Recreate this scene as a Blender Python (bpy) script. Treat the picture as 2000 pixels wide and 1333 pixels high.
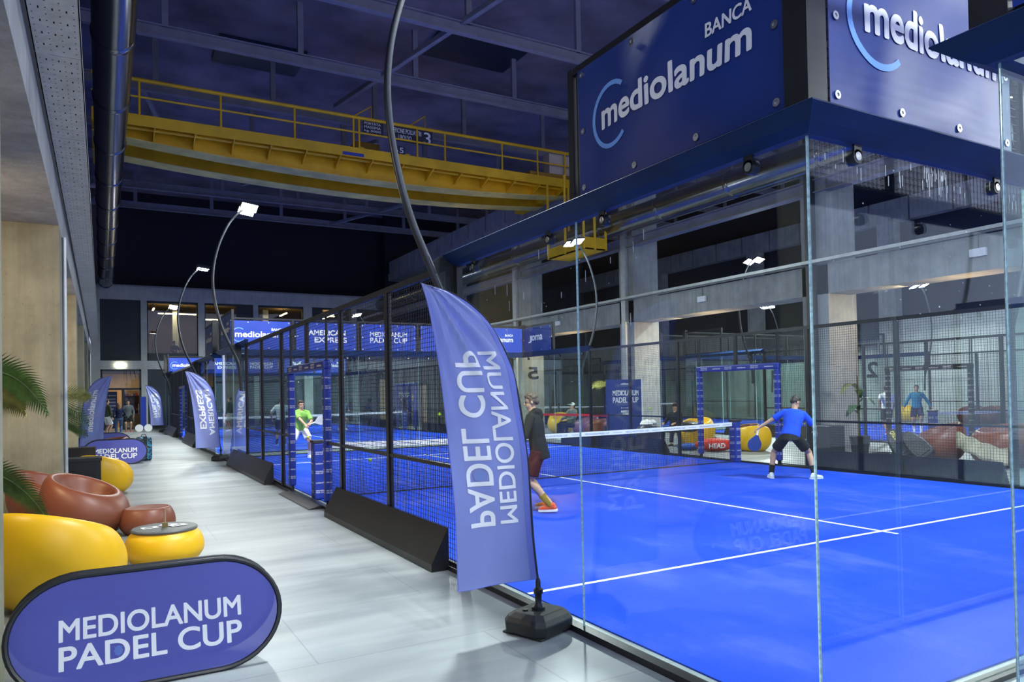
import bpy, bmesh, math, random
import numpy as np
from mathutils import Vector, Matrix
PI = math.pi
random.seed(7)
SC = bpy.context.scene
COL = SC.collection
for o in list(bpy.data.objects):
    bpy.data.objects.remove(o)

# ------------------------------------------------------------------ camera
YAW, PITCH, ROLL, FPX = 0.516950135, 0.0161072552, -0.0192971111, 1427.2922
f_ = Vector((math.sin(YAW)*math.cos(PITCH), math.cos(YAW)*math.cos(PITCH), math.sin(PITCH)))
r_ = Vector((math.cos(YAW), -math.sin(YAW), 0))
u_ = r_.cross(f_)
r2 = math.cos(ROLL)*r_ + math.sin(ROLL)*u_
u2 = -math.sin(ROLL)*r_ + math.cos(ROLL)*u_
cam = bpy.data.cameras.new('camera')
cam.sensor_width = 36
cam.lens = FPX/2000*36
cam.shift_x = -10.057/2000
cam.shift_y = 77.5236/2000
cam.clip_end = 300
co = bpy.data.objects.new('camera', cam)
COL.objects.link(co)
m = Matrix.Identity(4)
for i in range(3):
    m[i][0], m[i][1], m[i][2] = r2[i], u2[i], -f_[i]
m[0][3], m[1][3], m[2][3] = -.006, .003, 1.737
co.matrix_world = m
SC.camera = co

# ------------------------------------------------------------------ world, exposure
w = bpy.data.worlds.new('night')
SC.world = w
w.use_nodes = True
w.node_tree.nodes['Background'].inputs[0].default_value = (.55, .60, .88, 1)
w.node_tree.nodes['Background'].inputs[1].default_value = .85
SC.view_settings.view_transform = 'Standard'
SC.view_settings.look = 'None'
SC.view_settings.exposure = 0.85
SC.view_settings.gamma = 1
SC.cycles.transparent_max_bounces = 40
SC.cycles.max_bounces = 10
SC.cycles.caustics_reflective = False
SC.cycles.caustics_refractive = False
SC.cycles.sample_clamp_indirect = 6
FLOOD = 330     # watts of one floodlight pair
LCOL = (.93, 1.0, .98)

def area(name, loc, aim, sx, sy, power, color, spread=PI):
    l = bpy.data.lights.new(name, 'AREA')
    l.shape = 'RECTANGLE'
    l.size, l.size_y = sx, sy
    l.energy, l.color, l.spread = power, color, spread
    o = bpy.data.objects.new(name, l)
    COL.objects.link(o)
    o.location = loc
    o.rotation_euler = (Vector(aim)-Vector(loc)).to_track_quat('-Z', 'Y').to_euler()
    return o

# ------------------------------------------------------------------ materials
MATS = {}
def nodes(name):
    m = bpy.data.materials.new(name)
    m.use_nodes = True
    nt = m.node_tree
    return m, nt, nt.nodes['Principled BSDF']
def link(nt, a, b): nt.links.new(a, b)
def pos_map(nt, scale):
    g = nt.nodes.new('ShaderNodeNewGeometry')
    v = nt.nodes.new('ShaderNodeMapping')
    v.inputs['Scale'].default_value = scale
    link(nt, g.outputs['Position'], v.inputs['Vector'])
    return v.outputs['Vector']
def noise(nt, scale, detail=4, rough=.55, vscale=(1, 1, 1)):
    n = nt.nodes.new('ShaderNodeTexNoise')
    n.inputs['Scale'].default_value = scale
    n.inputs['Detail'].default_value = detail
    n.inputs['Roughness'].default_value = rough
    link(nt, pos_map(nt, vscale), n.inputs['Vector'])
    return n.outputs['Fac']
def ramp(nt, fac, stops):
    r = nt.nodes.new('ShaderNodeValToRGB')
    e = r.color_ramp.elements
    while len(e) < len(stops): e.new(.5)
    for i, (p, c) in enumerate(stops):
        e[i].position = p
        e[i].color = (c[0], c[1], c[2], 1) if hasattr(c, '__len__') else (c, c, c, 1)
    link(nt, fac, r.inputs['Fac'])
    return r.outputs['Color']
def mix(nt, a, b, fac, mode='MIX'):
    x = nt.nodes.new('ShaderNodeMix')
    x.data_type = 'RGBA'
    x.blend_type = mode
    for k, s in (('A', a), ('B', b)):
        i = [q for q in x.inputs if q.name == k and q.type == 'RGBA'][0]
        if hasattr(s, 'links'): link(nt, s, i)
        else: i.default_value = (*s, 1)
    if hasattr(fac, 'links'): link(nt, fac, x.inputs[0])
    else: x.inputs[0].default_value = fac
    return [q for q in x.outputs if q.type == 'RGBA'][0]
def bump(nt, p, h, strength=.3, dist=.01):
    b = nt.nodes.new('ShaderNodeBump')
    b.inputs['Strength'].default_value = strength
    b.inputs['Distance'].default_value = dist
    link(nt, h, b.inputs['Height'])
    link(nt, b.outputs['Normal'], p.inputs['Normal'])
def mat(name, c, rough=.5, metal=0, var=.12, vs=6, bmp=0, bs=60, spec=.5, coat=0, sheen=0, trans=0):
    if name in MATS: return MATS[name]
    m, nt, p = nodes(name)
    n = noise(nt, vs)
    lo = tuple(x*(1-var) for x in c); hi = tuple(min(1, x*(1+var)) for x in c)
    link(nt, ramp(nt, n, [(.3, lo), (.7, hi)]), p.inputs['Base Color'])
    p.inputs['Roughness'].default_value = rough
    p.inputs['Metallic'].default_value = metal
    p.inputs['Specular IOR Level'].default_value = spec
    p.inputs['Coat Weight'].default_value = coat
    p.inputs['Sheen Weight'].default_value = sheen
    if bmp: bump(nt, p, noise(nt, bs, 3), bmp, .01)
    if trans:
        out = nt.nodes['Material Output']
        t = nt.nodes.new('ShaderNodeBsdfTranslucent'); t.inputs[0].default_value = (*c, 1)
        x = nt.nodes.new('ShaderNodeMixShader'); x.inputs[0].default_value = trans
        link(nt, p.outputs[0], x.inputs[1]); link(nt, t.outputs[0], x.inputs[2]); link(nt, x.outputs[0], out.inputs[0])
    MATS[name] = m
    return m
def emit(name, c, s):
    if name in MATS: return MATS[name]
    m, nt, p = nodes(name)
    p.inputs['Base Color'].default_value = (*c, 1)
    p.inputs['Emission Color'].default_value = (*c, 1)
    p.inputs['Emission Strength'].default_value = s
    MATS[name] = m
    return m
def concrete(name, dark, light, streak=.5, warm=None):
    m, nt, p = nodes(name)
    a = ramp(nt, noise(nt, 1.3, 8, .65), [(.3, dark), (.7, light)])
    s = ramp(nt, noise(nt, 1.0, 5, .6, (7, 7, .35)), [(.35, .62), (.65, 1.0)])
    c = mix(nt, a, s, streak, 'MULTIPLY')
    # board marks every 14 cm and a few pits
    b = nt.nodes.new('ShaderNodeTexVoronoi'); b.inputs['Scale'].default_value = 5.5
    link(nt, pos_map(nt, (1, 1, 1)), b.inputs['Vector'])
    pit = ramp(nt, b.outputs['Distance'], [(.035, .45), (.07, 1.0)])
    c = mix(nt, c, pit, .55, 'MULTIPLY')
    link(nt, c, p.inputs['Base Color'])
    p.inputs['Roughness'].default_value = .85
    bump(nt, p, noise(nt, 14, 8, .7, (2.5, 2.5, .6)), .35, .02)
    MATS[name] = m
    return m
def glass_mat(name, tint=(.93, .98, .97), refl=1.0):
    m, nt, p = nodes(name)
    nt.nodes.remove(p)
    out = nt.nodes['Material Output']
    t = nt.nodes.new('ShaderNodeBsdfTransparent'); t.inputs[0].default_value = (*tint, 1)
    g = nt.nodes.new('ShaderNodeBsdfGlossy'); g.inputs['Roughness'].default_value = 0.0
    lw = nt.nodes.new('ShaderNodeLayerWeight')
    pw = nt.nodes.new('ShaderNodeMath'); pw.operation = 'POWER'; pw.inputs[1].default_value = 5
    link(nt, lw.outputs['Facing'], pw.inputs[0])
    fr = nt.nodes.new('ShaderNodeMath'); fr.operation = 'MULTIPLY_ADD'; fr.inputs[1].default_value = .955; fr.inputs[2].default_value = .045
    link(nt, pw.outputs[0], fr.inputs[0])
    mu = nt.nodes.new('ShaderNodeMath'); mu.operation = 'MULTIPLY'; mu.inputs[1].default_value = refl
    x = nt.nodes.new('ShaderNodeMixShader')
    link(nt, fr.outputs[0], mu.inputs[0]); link(nt, mu.outputs[0], x.inputs[0])
    link(nt, t.outputs[0], x.inputs[1]); link(nt, g.outputs[0], x.inputs[2])
    link(nt, x.outputs[0], out.inputs[0])
    MATS[name] = m
    return m

M_CON = concrete('board_marked_concrete', (.26, .275, .27), (.43, .445, .43))
M_CONWARM = concrete('warm_tinted_column_concrete', (.19, .19, .135), (.33, .325, .235))  # left column concrete, with the warm aisle light mixed into its colour
M_CONW = concrete('pale_concrete', (.42, .46, .44), (.60, .64, .62), .25)
M_GLASS = glass_mat('court_glass')
M_PANE = glass_mat('window_glass', (.75, .8, .82), .9)
M_EDGE = mat('glass_edge', (.55, .75, .72), .15, 0, .3, 40, spec=.8)
M_BLK = mat('black_powder_coated_steel', (.012, .013, .016), .38, 0, .2, spec=.5)
M_BLKM = mat('black_matte_sheet', (.018, .018, .019), .42, 0, .2, 2)
M_WIRE = mat('black_wire', (.012, .014, .016), .5)
M_NAVY = mat('banner_navy', (.008, .032, .19), .42, 0, .1, 3, .08, 9)
M_BANR = mat('banner_royal', (.015, .05, .36), .45, 0, .1, 3, .08, 9)
M_WHITE = mat('white_print', (.80, .82, .84), .55, 0, .03)
M_RING = mat('light_blue_print', (.16, .36, .80), .5, 0, .03)
M_FLAG = mat('flag_fabric', (.29, .34, .68), .6, 0, .06, 3, 0, 60, sheen=.2, trans=.3)
M_FLAGD = mat('flag_sleeve_fabric', (.15, .19, .58), .6, 0, .06, 3)
M_POP = mat('popup_fabric', (.10, .115, .50), .32, 0, .05, 2, 0, 60, trans=.12)
def see_through(m, k):
    nt = m.node_tree; out = nt.nodes['Material Output']; src = out.inputs[0].links[0].from_socket
    t = nt.nodes.new('ShaderNodeBsdfTransparent'); x = nt.nodes.new('ShaderNodeMixShader'); x.inputs[0].default_value = k
    link(nt, src, x.inputs[1]); link(nt, t.outputs[0], x.inputs[2]); link(nt, x.outputs[0], out.inputs[0])
see_through(M_POP, .30)
M_RUB = mat('black_rubber_base', (.016, .017, .018), .55, 0, .25, 8, .15, 120)
M_YEL = mat('crane_yellow', (.85, .50, .008), .5, 0, .18, 1.2)
M_YELD = mat('crane_flange_yellow', (.70, .58, .16), .5, 0, .22, 1.5)
M_GALV = mat('galvanised_duct', (.20, .21, .25), .22, 1, .2, .8)
M_TRAY = mat('zinc_cable_tray', (.58, .60, .60), .45, .5, .12, 5)
M_HOLE = mat('dark_hole', (.01, .01, .012), .9)
M_PLY = mat('yellow_moulded_plastic', (.80, .46, .004), .42, 0, .05, 2)
M_TER = mat('terracotta_moulded_plastic', (.19, .056, .026), .42, 0, .08, 2)
M_PUR = mat('purple_moulded_plastic', (.18, .06, .16), .45, 0, .08, 2)
M_GRY = mat('grey_table_top', (.10, .11, .115), .45, 0, .1, 20)
M_PAD = mat('blue_post_padding', (.008, .028, .26), .45, 0, .1, 4)
M_BPAD = mat('black_post_padding', (.015, .016, .018), .5, 0, .1, 4)
M_POLE = mat('anthracite_pole', (.05, .056, .066), .35, .6, .1, 3)
M_STEEL = mat('brushed_steel', (.5, .52, .54), .3, 1, .1, 10)
M_LAMP = emit('floodlight_led', (.95, 1, .97), 55)
M_DARK = mat('dark_wall_paint', (.010, .012, .022), .8)
M_PANEL = mat('dark_blue_panel', (.012, .022, .034), .5, 0, .1, 1)
M_TRUSS = mat('grey_truss_steel', (.24, .24, .28), .6, 0, .15, 2)
M_ROOF = mat('roof_soffit', (.19, .165, .21), .8, 0, .45, .5)
M_SKYL = mat('dark_skylight', (.012, .02, .05), .3)
M_WARM = emit('warm_tube', (1, .72, .32), 9)
M_EXIT = emit('lit_exit_face', (1, .95, .72), 7)
M_BALL = mat('ball_felt', (.45, .75, .03), .8, 0, .1, 60)
M_LEAF = mat('palm_leaf', (.055, .12, .03), .45, 0, .4, 9)
M_LEAFY = mat('pale_palm_leaf', (.30, .30, .07), .5, 0, .4, 9)

def floor_mat():
    m, nt, p = nodes('polished_screed')
    a = ramp(nt, noise(nt, .9, 6, .55, (.42, 1.7, 1)), [(.30, (.15, .175, .195)), (.5, (.255, .285, .30)), (.68, (.345, .38, .39))])
    br = nt.nodes.new('ShaderNodeTexBrick')
    br.offset = .5
    for k, v in (('Scale', 1.0), ('Mortar Size', .006), ('Brick Width', 2.4), ('Row Height', 1.2)): br.inputs[k].default_value = v
    br.inputs['Color1'].default_value = br.inputs['Color2'].default_value = (1, 1, 1, 1)
    br.inputs['Mortar'].default_value = (.70, .70, .70, 1)
    link(nt, pos_map(nt, (1, 1, 1)), br.inputs['Vector'])
    link(nt, mix(nt, a, br.outputs['Color'], .8, 'MULTIPLY'), p.inputs['Base Color'])
    p.inputs['Roughness'].default_value = .40
    bump(nt, p, noise(nt, 25, 4), .03, .01)
    return m
def turf_mat():
    m, nt, p = nodes('blue_sand_filled_turf')
    a = ramp(nt, noise(nt, 1.1, 8, .65, (1, .45, 1)), [(.30, (.004, .055, .60)), (.52, (.013, .070, .64)), (.75, (.085, .135, .68))])
    s = ramp(nt, noise(nt, 160, 3, .7), [(.30, .55), (.70, 1.15)])
    c = mix(nt, a, s, .8, 'MULTIPLY')
    sand = ramp(nt, noise(nt, 95, 2, .8), [(.71, 0.0), (.76, 1.0)])
    c = mix(nt, c, (.35, .42, .75), mix(nt, (0, 0, 0), sand, .35))
    link(nt, c, p.inputs['Base Color'])
    p.inputs['Roughness'].default_value = .9
    p.inputs['Specular IOR Level'].default_value = .15
    bump(nt, p, noise(nt, 220, 2, .8), .5, .01)
    return m
M_FLOOR = floor_mat()
M_TURF = turf_mat()
M_LINE = mat('white_turf_line', (.80, .84, .86), .8, 0, .06, 200)
M_VIS = mat('navy_black_steel', (.004, .022, .085), .5, 0, .2, 3, spec=.2)
M_WOOD = mat('plank_ceiling', (.20, .15, .10), .7, 0, .3, 4)

# ------------------------------------------------------------------ mesh helpers
class MB:
    def __init__(s): s.v = []; s.f = []; s.m = []
    def add(s, vs, fs, mi=0):
        n = len(s.v)
        s.v += [tuple(v) for v in vs]
        s.f += [tuple(i+n for i in f) for f in fs]
        s.m += [mi]*len(fs)
        return s
    def box(s, x0, x1, y0, y1, z0, z1, mi=0, M=None):
        vs = [Vector((x, y, z)) for z in (z0, z1) for y in (y0, y1) for x in (x0, x1)]
        if M: vs = [M @ v for v in vs]
        return s.add(vs, [(0, 2, 3, 1), (4, 5, 7, 6), (0, 1, 5, 4), (2, 6, 7, 3), (0, 4, 6, 2), (1, 3, 7, 5)], mi)
    def tube(s, p0, p1, r0, r1=None, n=8, mi=0):
        return s.path([p0, p1], [r0, r1 if r1 is not None else r0], n, mi)
    def path(s, pts, rs, n=8, mi=0, closed=False):
        P = [Vector(p) for p in pts]
        if not hasattr(rs, '__len__'): rs = [rs]*len(P)
        k = len(P); ring = []
        t = (P[1]-P[0]).normalized()
        a = t.orthogonal().normalized()
        for i in range(k):
            t = (P[(i+1) % k if closed else min(i+1, k-1)]-P[i-1 if (closed or i) else 0]).normalized()
            a = (a - t*a.dot(t)).normalized()
            b = t.cross(a)
            ring.append([P[i]+(a*math.cos(2*PI*j/n)+b*math.sin(2*PI*j/n))*rs[i] for j in range(n)])
        vs = [v for r in ring for v in r]
        fs = []
        for i in range(k if closed else k-1):
            i2 = (i+1) % k
            for j in range(n):
                fs.append((i*n+j, i*n+(j+1) % n, i2*n+(j+1) % n, i2*n+j))
        if not closed:
            fs.append(tuple(range(n-1, -1, -1)))
            fs.append(tuple((k-1)*n+j for j in range(n)))
        return s.add(vs, fs, mi)
    def prism(s, poly, d0, d1, fn, mi=0):
        """poly: 2D list; fn(u,v,d)->3D"""
        n = len(poly)
        vs = [fn(u, v, d0) for u, v in poly]+[fn(u, v, d1) for u, v in poly]
        fs = [tuple(range(n-1, -1, -1)), tuple(range(n, 2*n))]
        fs += [(i, (i+1) % n, n+(i+1) % n, n+i) for i in range(n)]
        return s.add(vs, fs, mi)
    def lathe(s, prof, n=24, M=None, mi=0):
        vs = []; fs = []
        for r, z in prof:
            for j in range(n):
                v = Vector((r*math.cos(2*PI*j/n), r*math.sin(2*PI*j/n), z))
                vs.append(M @ v if M else v)
        for i in range(len(prof)-1):
            for j in range(n):
                fs.append((i*n+j, i*n+(j+1) % n, (i+1)*n+(j+1) % n, (i+1)*n+j))
        if prof[0][0] > 1e-4: fs.append(tuple(range(n-1, -1, -1)))
        if prof[-1][0] > 1e-4: fs.append(tuple((len(prof)-1)*n+j for j in range(n)))
        return s.add(vs, fs, mi)
    def grid(s, fn, nu, nv, mi=0):
        vs = [fn(i/nu, j/nv) for i in range(nu+1) for j in range(nv+1)]
        fs = [(i*(nv+1)+j, (i+1)*(nv+1)+j, (i+1)*(nv+1)+j+1, i*(nv+1)+j+1) for i in range(nu) for j in range(nv)]
        return s.add(vs, fs, mi)
    def ball(s, c, r, n=12, mi=0):
        rr = r if hasattr(r, '__len__') else (r, r, r)
        k = max(4, n//2)
        prof = [(math.sin(PI*i/k), -math.cos(PI*i/k)) for i in range(k+1)]
        M = Matrix.Translation(Vector(c)) @ Matrix.Diagonal((*rr, 1))
        prof[0] = (0.0, -1); prof[-1] = (0.0, 1)
        return s.lathe(prof, n, M, mi)
    def mesh(s, name, mats, smooth=False):
        me = bpy.data.meshes.new(name)
        me.from_pydata(s.v, [], s.f)
        for q in (mats if isinstance(mats, (list, tuple)) else [mats]): me.materials.append(q)
        if len(me.materials) > 1: me.polygons.foreach_set('material_index', s.m)
        if any(len(set(f)) < len(f) for f in s.f) or True:
            bm = bmesh.new(); bm.from_mesh(me)
            bmesh.ops.remove_doubles(bm, verts=bm.verts, dist=1e-5)
            bmesh.ops.recalc_face_normals(bm, faces=bm.faces)
            bm.to_mesh(me); bm.free()
        if smooth:
            me.polygons.foreach_set('use_smooth', [True]*len(me.polygons))
            try: me.set_sharp_from_angle(angle=math.radians(42))
            except Exception: pass
        me.update()
        return me
    def build(s, name, mats, parent=None, smooth=False, loc=None):
        """parent given: vertices are in the parent's local frame"""
        o = bpy.data.objects.new(name, s.mesh(name, mats, smooth))
        COL.objects.link(o)
        if parent: o.parent = parent
        if loc: o.location = loc
        return o
def thing(name, label, cat, loc=(0, 0, 0), rz=0, group=None):
    o = bpy.data.objects.new(name, None)
    o.empty_display_size = .1
    COL.objects.link(o)
    o.location = loc; o.rotation_euler = (0, 0, rz)
    o['label'] = label; o['category'] = cat
    if group: o['group'] = group
    return o
def tag(o, label, cat, group=None, kind=None):
    o['label'] = label; o['category'] = cat
    if group: o['group'] = group
    if kind: o['kind'] = kind
    return o
def struct(o):
    o['kind'] = 'structure'
    return o
def dup(root, loc=None, rz=None, label=None, group=None, skip=()):
    r = root.copy(); COL.objects.link(r)
    if loc is not None: r.location = loc
    if rz is not None: r.rotation_euler = (0, 0, rz)
    if label: r['label'] = label
    if group: r['group'] = group
    for ch in list(root.children):
        if ch.name.split('.')[0] in skip: continue
        c = ch.copy(); COL.objects.link(c); c.parent = r
        for g in ch.children:
            d = g.copy(); COL.objects.link(d); d.parent = c
    return r
def bevel(o, w=.01, seg=2):
    md = o.modifiers.new('bevel', 'BEVEL')
    md.width = w; md.segments = seg; md.limit_method = 'ANGLE'
    return o

# ------------------------------------------------------------------ lettering
TXT = {}
def text2d(s, bold=.02, res=3, shear=0, spacing=1.0):
    key = (s, bold, res, shear, spacing)
    if key in TXT: return TXT[key]
    cu = bpy.data.curves.new('lettering', 'FONT')
    cu.body = s; cu.size = 1; cu.offset = bold; cu.shear = shear; cu.space_character = spacing
    cu.resolution_u = res
    o = bpy.data.objects.new('lettering', cu)
    COL.objects.link(o)
    dg = bpy.context.evaluated_depsgraph_get()
    me = bpy.data.meshes.new_from_object(o.evaluated_get(dg))
    vs = np.array([v.co[:2] for v in me.vertices]) if len(me.vertices) else np.zeros((1, 2))
    fs = [tuple(p.vertices) for p in me.polygons]
    bpy.data.objects.remove(o); bpy.data.curves.remove(cu); bpy.data.meshes.remove(me)
    lo = vs.min(0); hi = vs.max(0)
    TXT[key] = ((vs-lo)/np.maximum(hi-lo, 1e-6), fs, (hi-lo)[0]/max((hi-lo)[1], 1e-6))
    return TXT[key]
def put(mb, s, x0, x1, y0, y1, fn, mi=0, bold=.02, cuts=0, res=3):
    """text stretched into the rectangle x0..x1 by y0..y1 of the surface fn(u,v)->3D"""
    if bold > .012:
        e = 1e-3
        um, vm = (x0+x1)/2, (y0+y1)/2
        c0 = Vector(fn(um, vm)); fu, fv = (Vector(fn(um+e, vm))-c0)/e, (Vector(fn(um, vm+e))-c0)/e
        nn = fu.cross(fv).normalized()
        d = bold*.9*abs(y1-y0)*fv.length
        dx, dy = min(d/fu.length, abs(x1-x0)*.05), d/fv.length
        big = abs(y1-y0)*fv.length > .06
        dirs = [(math.cos(PI*q/4+.39), math.sin(PI*q/4+.39)) for q in range(8)] if big else [(-1, -1), (1, -1), (-1, 1), (1, 1)]
        for k, (a, c) in enumerate(dirs+[(0, 0)]):
            put(mb, s, x0+dx*(1+a), x1-dx*(1-a), y0+dy*(1+c), y1-dy*(1-c), lambda u, v, k=k: tuple(Vector(fn(u, v))+nn*(.0002*k)), mi, 0, cuts, 7 if big else 3)
        return
    vs, fs, _ = text2d(s, 0, res)
    if cuts:
        bm = bmesh.new()
        bv = [bm.verts.new((x0+(x1-x0)*a, y0+(y1-y0)*b, 0)) for a, b in vs]
        for f in fs:
            try: bm.faces.new([bv[i] for i in f])
            except ValueError: pass
        step = cuts
        for ax in (0, 1):
            lo, hi = (x0, x1) if ax == 0 else (y0, y1)
            k = lo+step
            while k < hi:
                pl = Vector((k, 0, 0)) if ax == 0 else Vector((0, k, 0))
                no = Vector((1, 0, 0)) if ax == 0 else Vector((0, 1, 0))
                bmesh.ops.bisect_plane(bm, geom=bm.verts[:]+bm.edges[:]+bm.faces[:], plane_co=pl, plane_no=no)
                k += step
        bm.verts.index_update()
        mb.add([fn(v.co.x, v.co.y) for v in bm.verts], [tuple(v.index for v in f.verts) for f in bm.faces], mi)
        bm.free()
    else:
        mb.add([fn(x0+(x1-x0)*a, y0+(y1-y0)*b) for a, b in vs], fs, mi)
def ring2d(mb, cx, cy, ro, ri, a0, a1, fn, mi=0, n=28):
    vs = []; fs = []
    for i in range(n+1):
        a = math.radians(a0+(a1-a0)*i/n)
        vs += [fn(cx+ro*math.cos(a), cy+ro*math.sin(a)), fn(cx+ri*math.cos(a), cy+ri*math.sin(a))]
    fs = [(2*i, 2*i+2, 2*i+3, 2*i+1) for i in range(n)]
    mb.add(vs, fs, mi)
def dots2d(mb, cx, cy, rx, ry, step, r, fn, mi=0):
    k = int(max(rx, ry)/step)+1
    for i in range(-k, k+1):
        for j in range(-k, k+1):
            x, y = (i+.5*(j % 2))*step, j*step*.87
            if (x/rx)**2+(y/ry)**2 < .72:
                mb.add([fn(cx+x+r*math.cos(q*PI/3), cy+y+r*math.sin(q*PI/3)) for q in range(6)], [tuple(range(6))], mi)
def logo_bank(mb, x0, x1, y0, y1, fn, banca=True, bold=.042):
    """ring + lowercase word + small BANCA, inside the rectangle; 0 white 1 light blue"""
    w, h = x1-x0, y1-y0
    R = h*.5
    ring2d(mb, x0+R, y0+R, R, R*.86, 52, 312, fn, 1)
    put(mb, 'mediolanum', x0+R*.48, x1, y0+h*.33, y0+h*.76, fn, 0, bold)
    if banca: put(mb, 'BANCA', x0+w*.76, x1, y0+h*.80, y0+h*.99, fn, 0, .035)
def logo_cup(mb, x0, x1, y0, y1, fn, bold=.02, racket=True, cuts=0):
    h = y1-y0; w = x1-x0
    put(mb, 'MEDIOLANUM', x0, x1, y0+h*.56, y1, fn, 0, bold, cuts)
    put(mb, 'PADEL CUP', x0, x1, y0, y0+h*.48, fn, 0, bold, cuts)
# ================================================================== the hall
struct(MB().box(-6, 36, -9, 55, -.12, 0).build('floor', M_FLOOR))
struct(MB().box(-1.2, 36, 8, 50, 14.3, 14.5).build('ceiling', M_ROOF))
struct(MB().box(-.80, -.60, 3, 49, 5.1, 14.3).build('wall_left_upper', M_DARK))
struct(MB().box(-6.2, -6, -4, 49, 0, 5).build('wall_left_aisle', M_CON))
struct(MB().box(-6, -1.3, -2, 48.4, 4.9, 5.0).build('ceiling_left_aisle', M_WOOD))
struct(MB().box(-1.25, 35, 49.6, 49.8, 8.3, 14.3).build('wall_back_upper', M_DARK))
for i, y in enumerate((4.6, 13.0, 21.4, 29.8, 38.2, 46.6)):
    struct(MB().box(-1.75, -.55, y, y+1, 0, 4.4).build('column', M_CONWARM))
struct(MB().box(-1.35, -.55, 2.5, 48.4, 4.4, 4.97).build('beam', M_CON))
for y in (13.2, 21.65, 30.1, 38.5, 4.75):
    struct(MB().box(17.4, 18.6, y, y+.85, 0, 9.65).build('column', M_CON))
struct(MB().box(17.4, 18.3, 0, 48.5, 4.30, 5.12).build('beam', M_CON))
struct(MB().box(17.3, 17.62, 0, 48.5, 7.15, 7.18).box(17.45, 17.47, 0, 48.5, 7.18, 7.5).box(17.3, 17.62, 0, 48.5, 7.5, 7.53).build('beam', M_TRUSS))
struct(MB().box(17.5, 18.1, 0, 48.5, 7.95, 8.5).build('beam', M_CON))
b = MB().box(17.4, 18.4, -2, 48.5, 9.65, 10.15)
y = -2
while y < 48.4:
    b.box(17.4, 18.4, y, min(y+1.98, 48.5), 10.15, 10.95); b.box(17.7, 18.4, y+1.9, min(y+2.2, 48.5), 10.15, 10.9)
    y += 2.1
struct(b.build('beam', M_CON))
# second hall beyond the colonnade
struct(MB().box(34, 34.3, 0, 50, 0, 4.95).build('wall_right', M_CONW))
struct(MB().box(34.2, 34.4, 0, 50, 4.95, 14.3).build('wall_right_upper', M_DARK))
b = MB()
y = 0
while y < 50:
    b.box(33.6, 34.1, y, y+1.98, 9.7, 10.8); b.box(33.75, 34.1, y+1.9, y+2.2, 9.7, 10.75); y += 2.1
struct(b.build('beam', M_CON))
for y in (13.2, 21.65, 30.1, 38.5):
    struct(MB().box(33.5, 34.0, y, y+.9, 0, 9.7).build('column', M_CON))
struct(MB().box(17.2, 34, 48.55, 48.8, 0, 5).build('wall_back_second_hall', M_CONW))
struct(MB().box(17.2, 34, 48.6, 48.9, 5, 14.3).build('wall_back_second_hall_upper', M_DARK))
struct(MB().box(33.2, 33.95, 22.6, 31, 4.1, 4.9).build('trim_1', M_PANEL))
# back wall of concrete bays
b = MB()
edges = [(-.55, -.07), (2.03, 2.36), (5.16, 5.54), (8.39, 8.70), (11.54, 12.10), (14.75, 15.11), (17.2, 17.4)]
for x0, x1 in edges: b.box(x0, x1, 48.5, 49.0, 0, 8.41)
for i in range(6):
    x0, x1 = edges[i][1], edges[i+1][0]
    b.box(x0, x1, 48.5, 49.0, 3.53, 4.04); b.box(x0, x1, 48.5, 49.0, 7.63, 8.41)
struct(b.build('wall_back', M_CONW))
struct(MB().box(-.6, 17.4, 48.45, 49.6, 8.41, 8.5).build('trim_2', M_CON))
# upper bays: opaque panels or glazed windows with a warm room behind
struct(MB().box(-.07, 2.03, 48.62, 48.7, 4.04, 7.63).build('wall_back_panel', M_PANEL))
struct(MB().box(7.45, 8.39, 48.62, 48.7, 4.04, 7.63).build('wall_back_panel', M_PANEL))
struct(MB().box(12.1, 12.75, 48.62, 48.7, 4.04, 7.63).build('wall_back_panel', M_PANEL))
for i, (x0, x1) in enumerate(((2.36, 5.16), (5.54, 7.45), (8.70, 11.54), (12.75, 14.75), (15.11, 17.2))):
    fr = MB()
    for a, c, d, e in ((x0, x0+.06, 4.04, 7.63), (x1-.06, x1, 4.04, 7.63), (x0, x1, 7.5, 7.63), (x0, x1, 4.04, 4.5)):
        fr.box(a, c, 48.62, 48.72, d, e)
    win = struct(fr.build('window_%d' % (i+1), M_PANEL))
    MB().box(x0+.06, x1-.06, 48.66, 48.675, 4.5, 7.5).build('pane', M_PANE, win)
M_BROWN = mat('brown_interior', (.16, .105, .06), .8, 0, .15, 1)
M_BROWND = mat('dark_brown_interior', (.07, .05, .035), .8, 0, .2, 1)
struct(MB().box(2.2, 17.3, 49, 53.5, 3.95, 4.03).build('floor_upper_room', M_BROWND))
r = MB().box(2.2, 17.3, 53.5, 53.6, 4, 7.7).box(17.25, 17.35, 49.0, 53.5, 4, 7.7).box(2.15, 2.25, 49.0, 53.5, 4, 7.7)
struct(r.build('wall_upper_room', M_BROWND))
struct(MB().box(2.2, 17.3, 49.0, 53.5, 7.7, 7.8).build('ceiling_upper_room', M_BROWN))
for x in (4.0, 9.6, 13.2):
    struct(MB().box(x, x+.35, 51.8, 52.2, 4.03, 7.7).build('column', M_CONW))
k = 0
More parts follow.
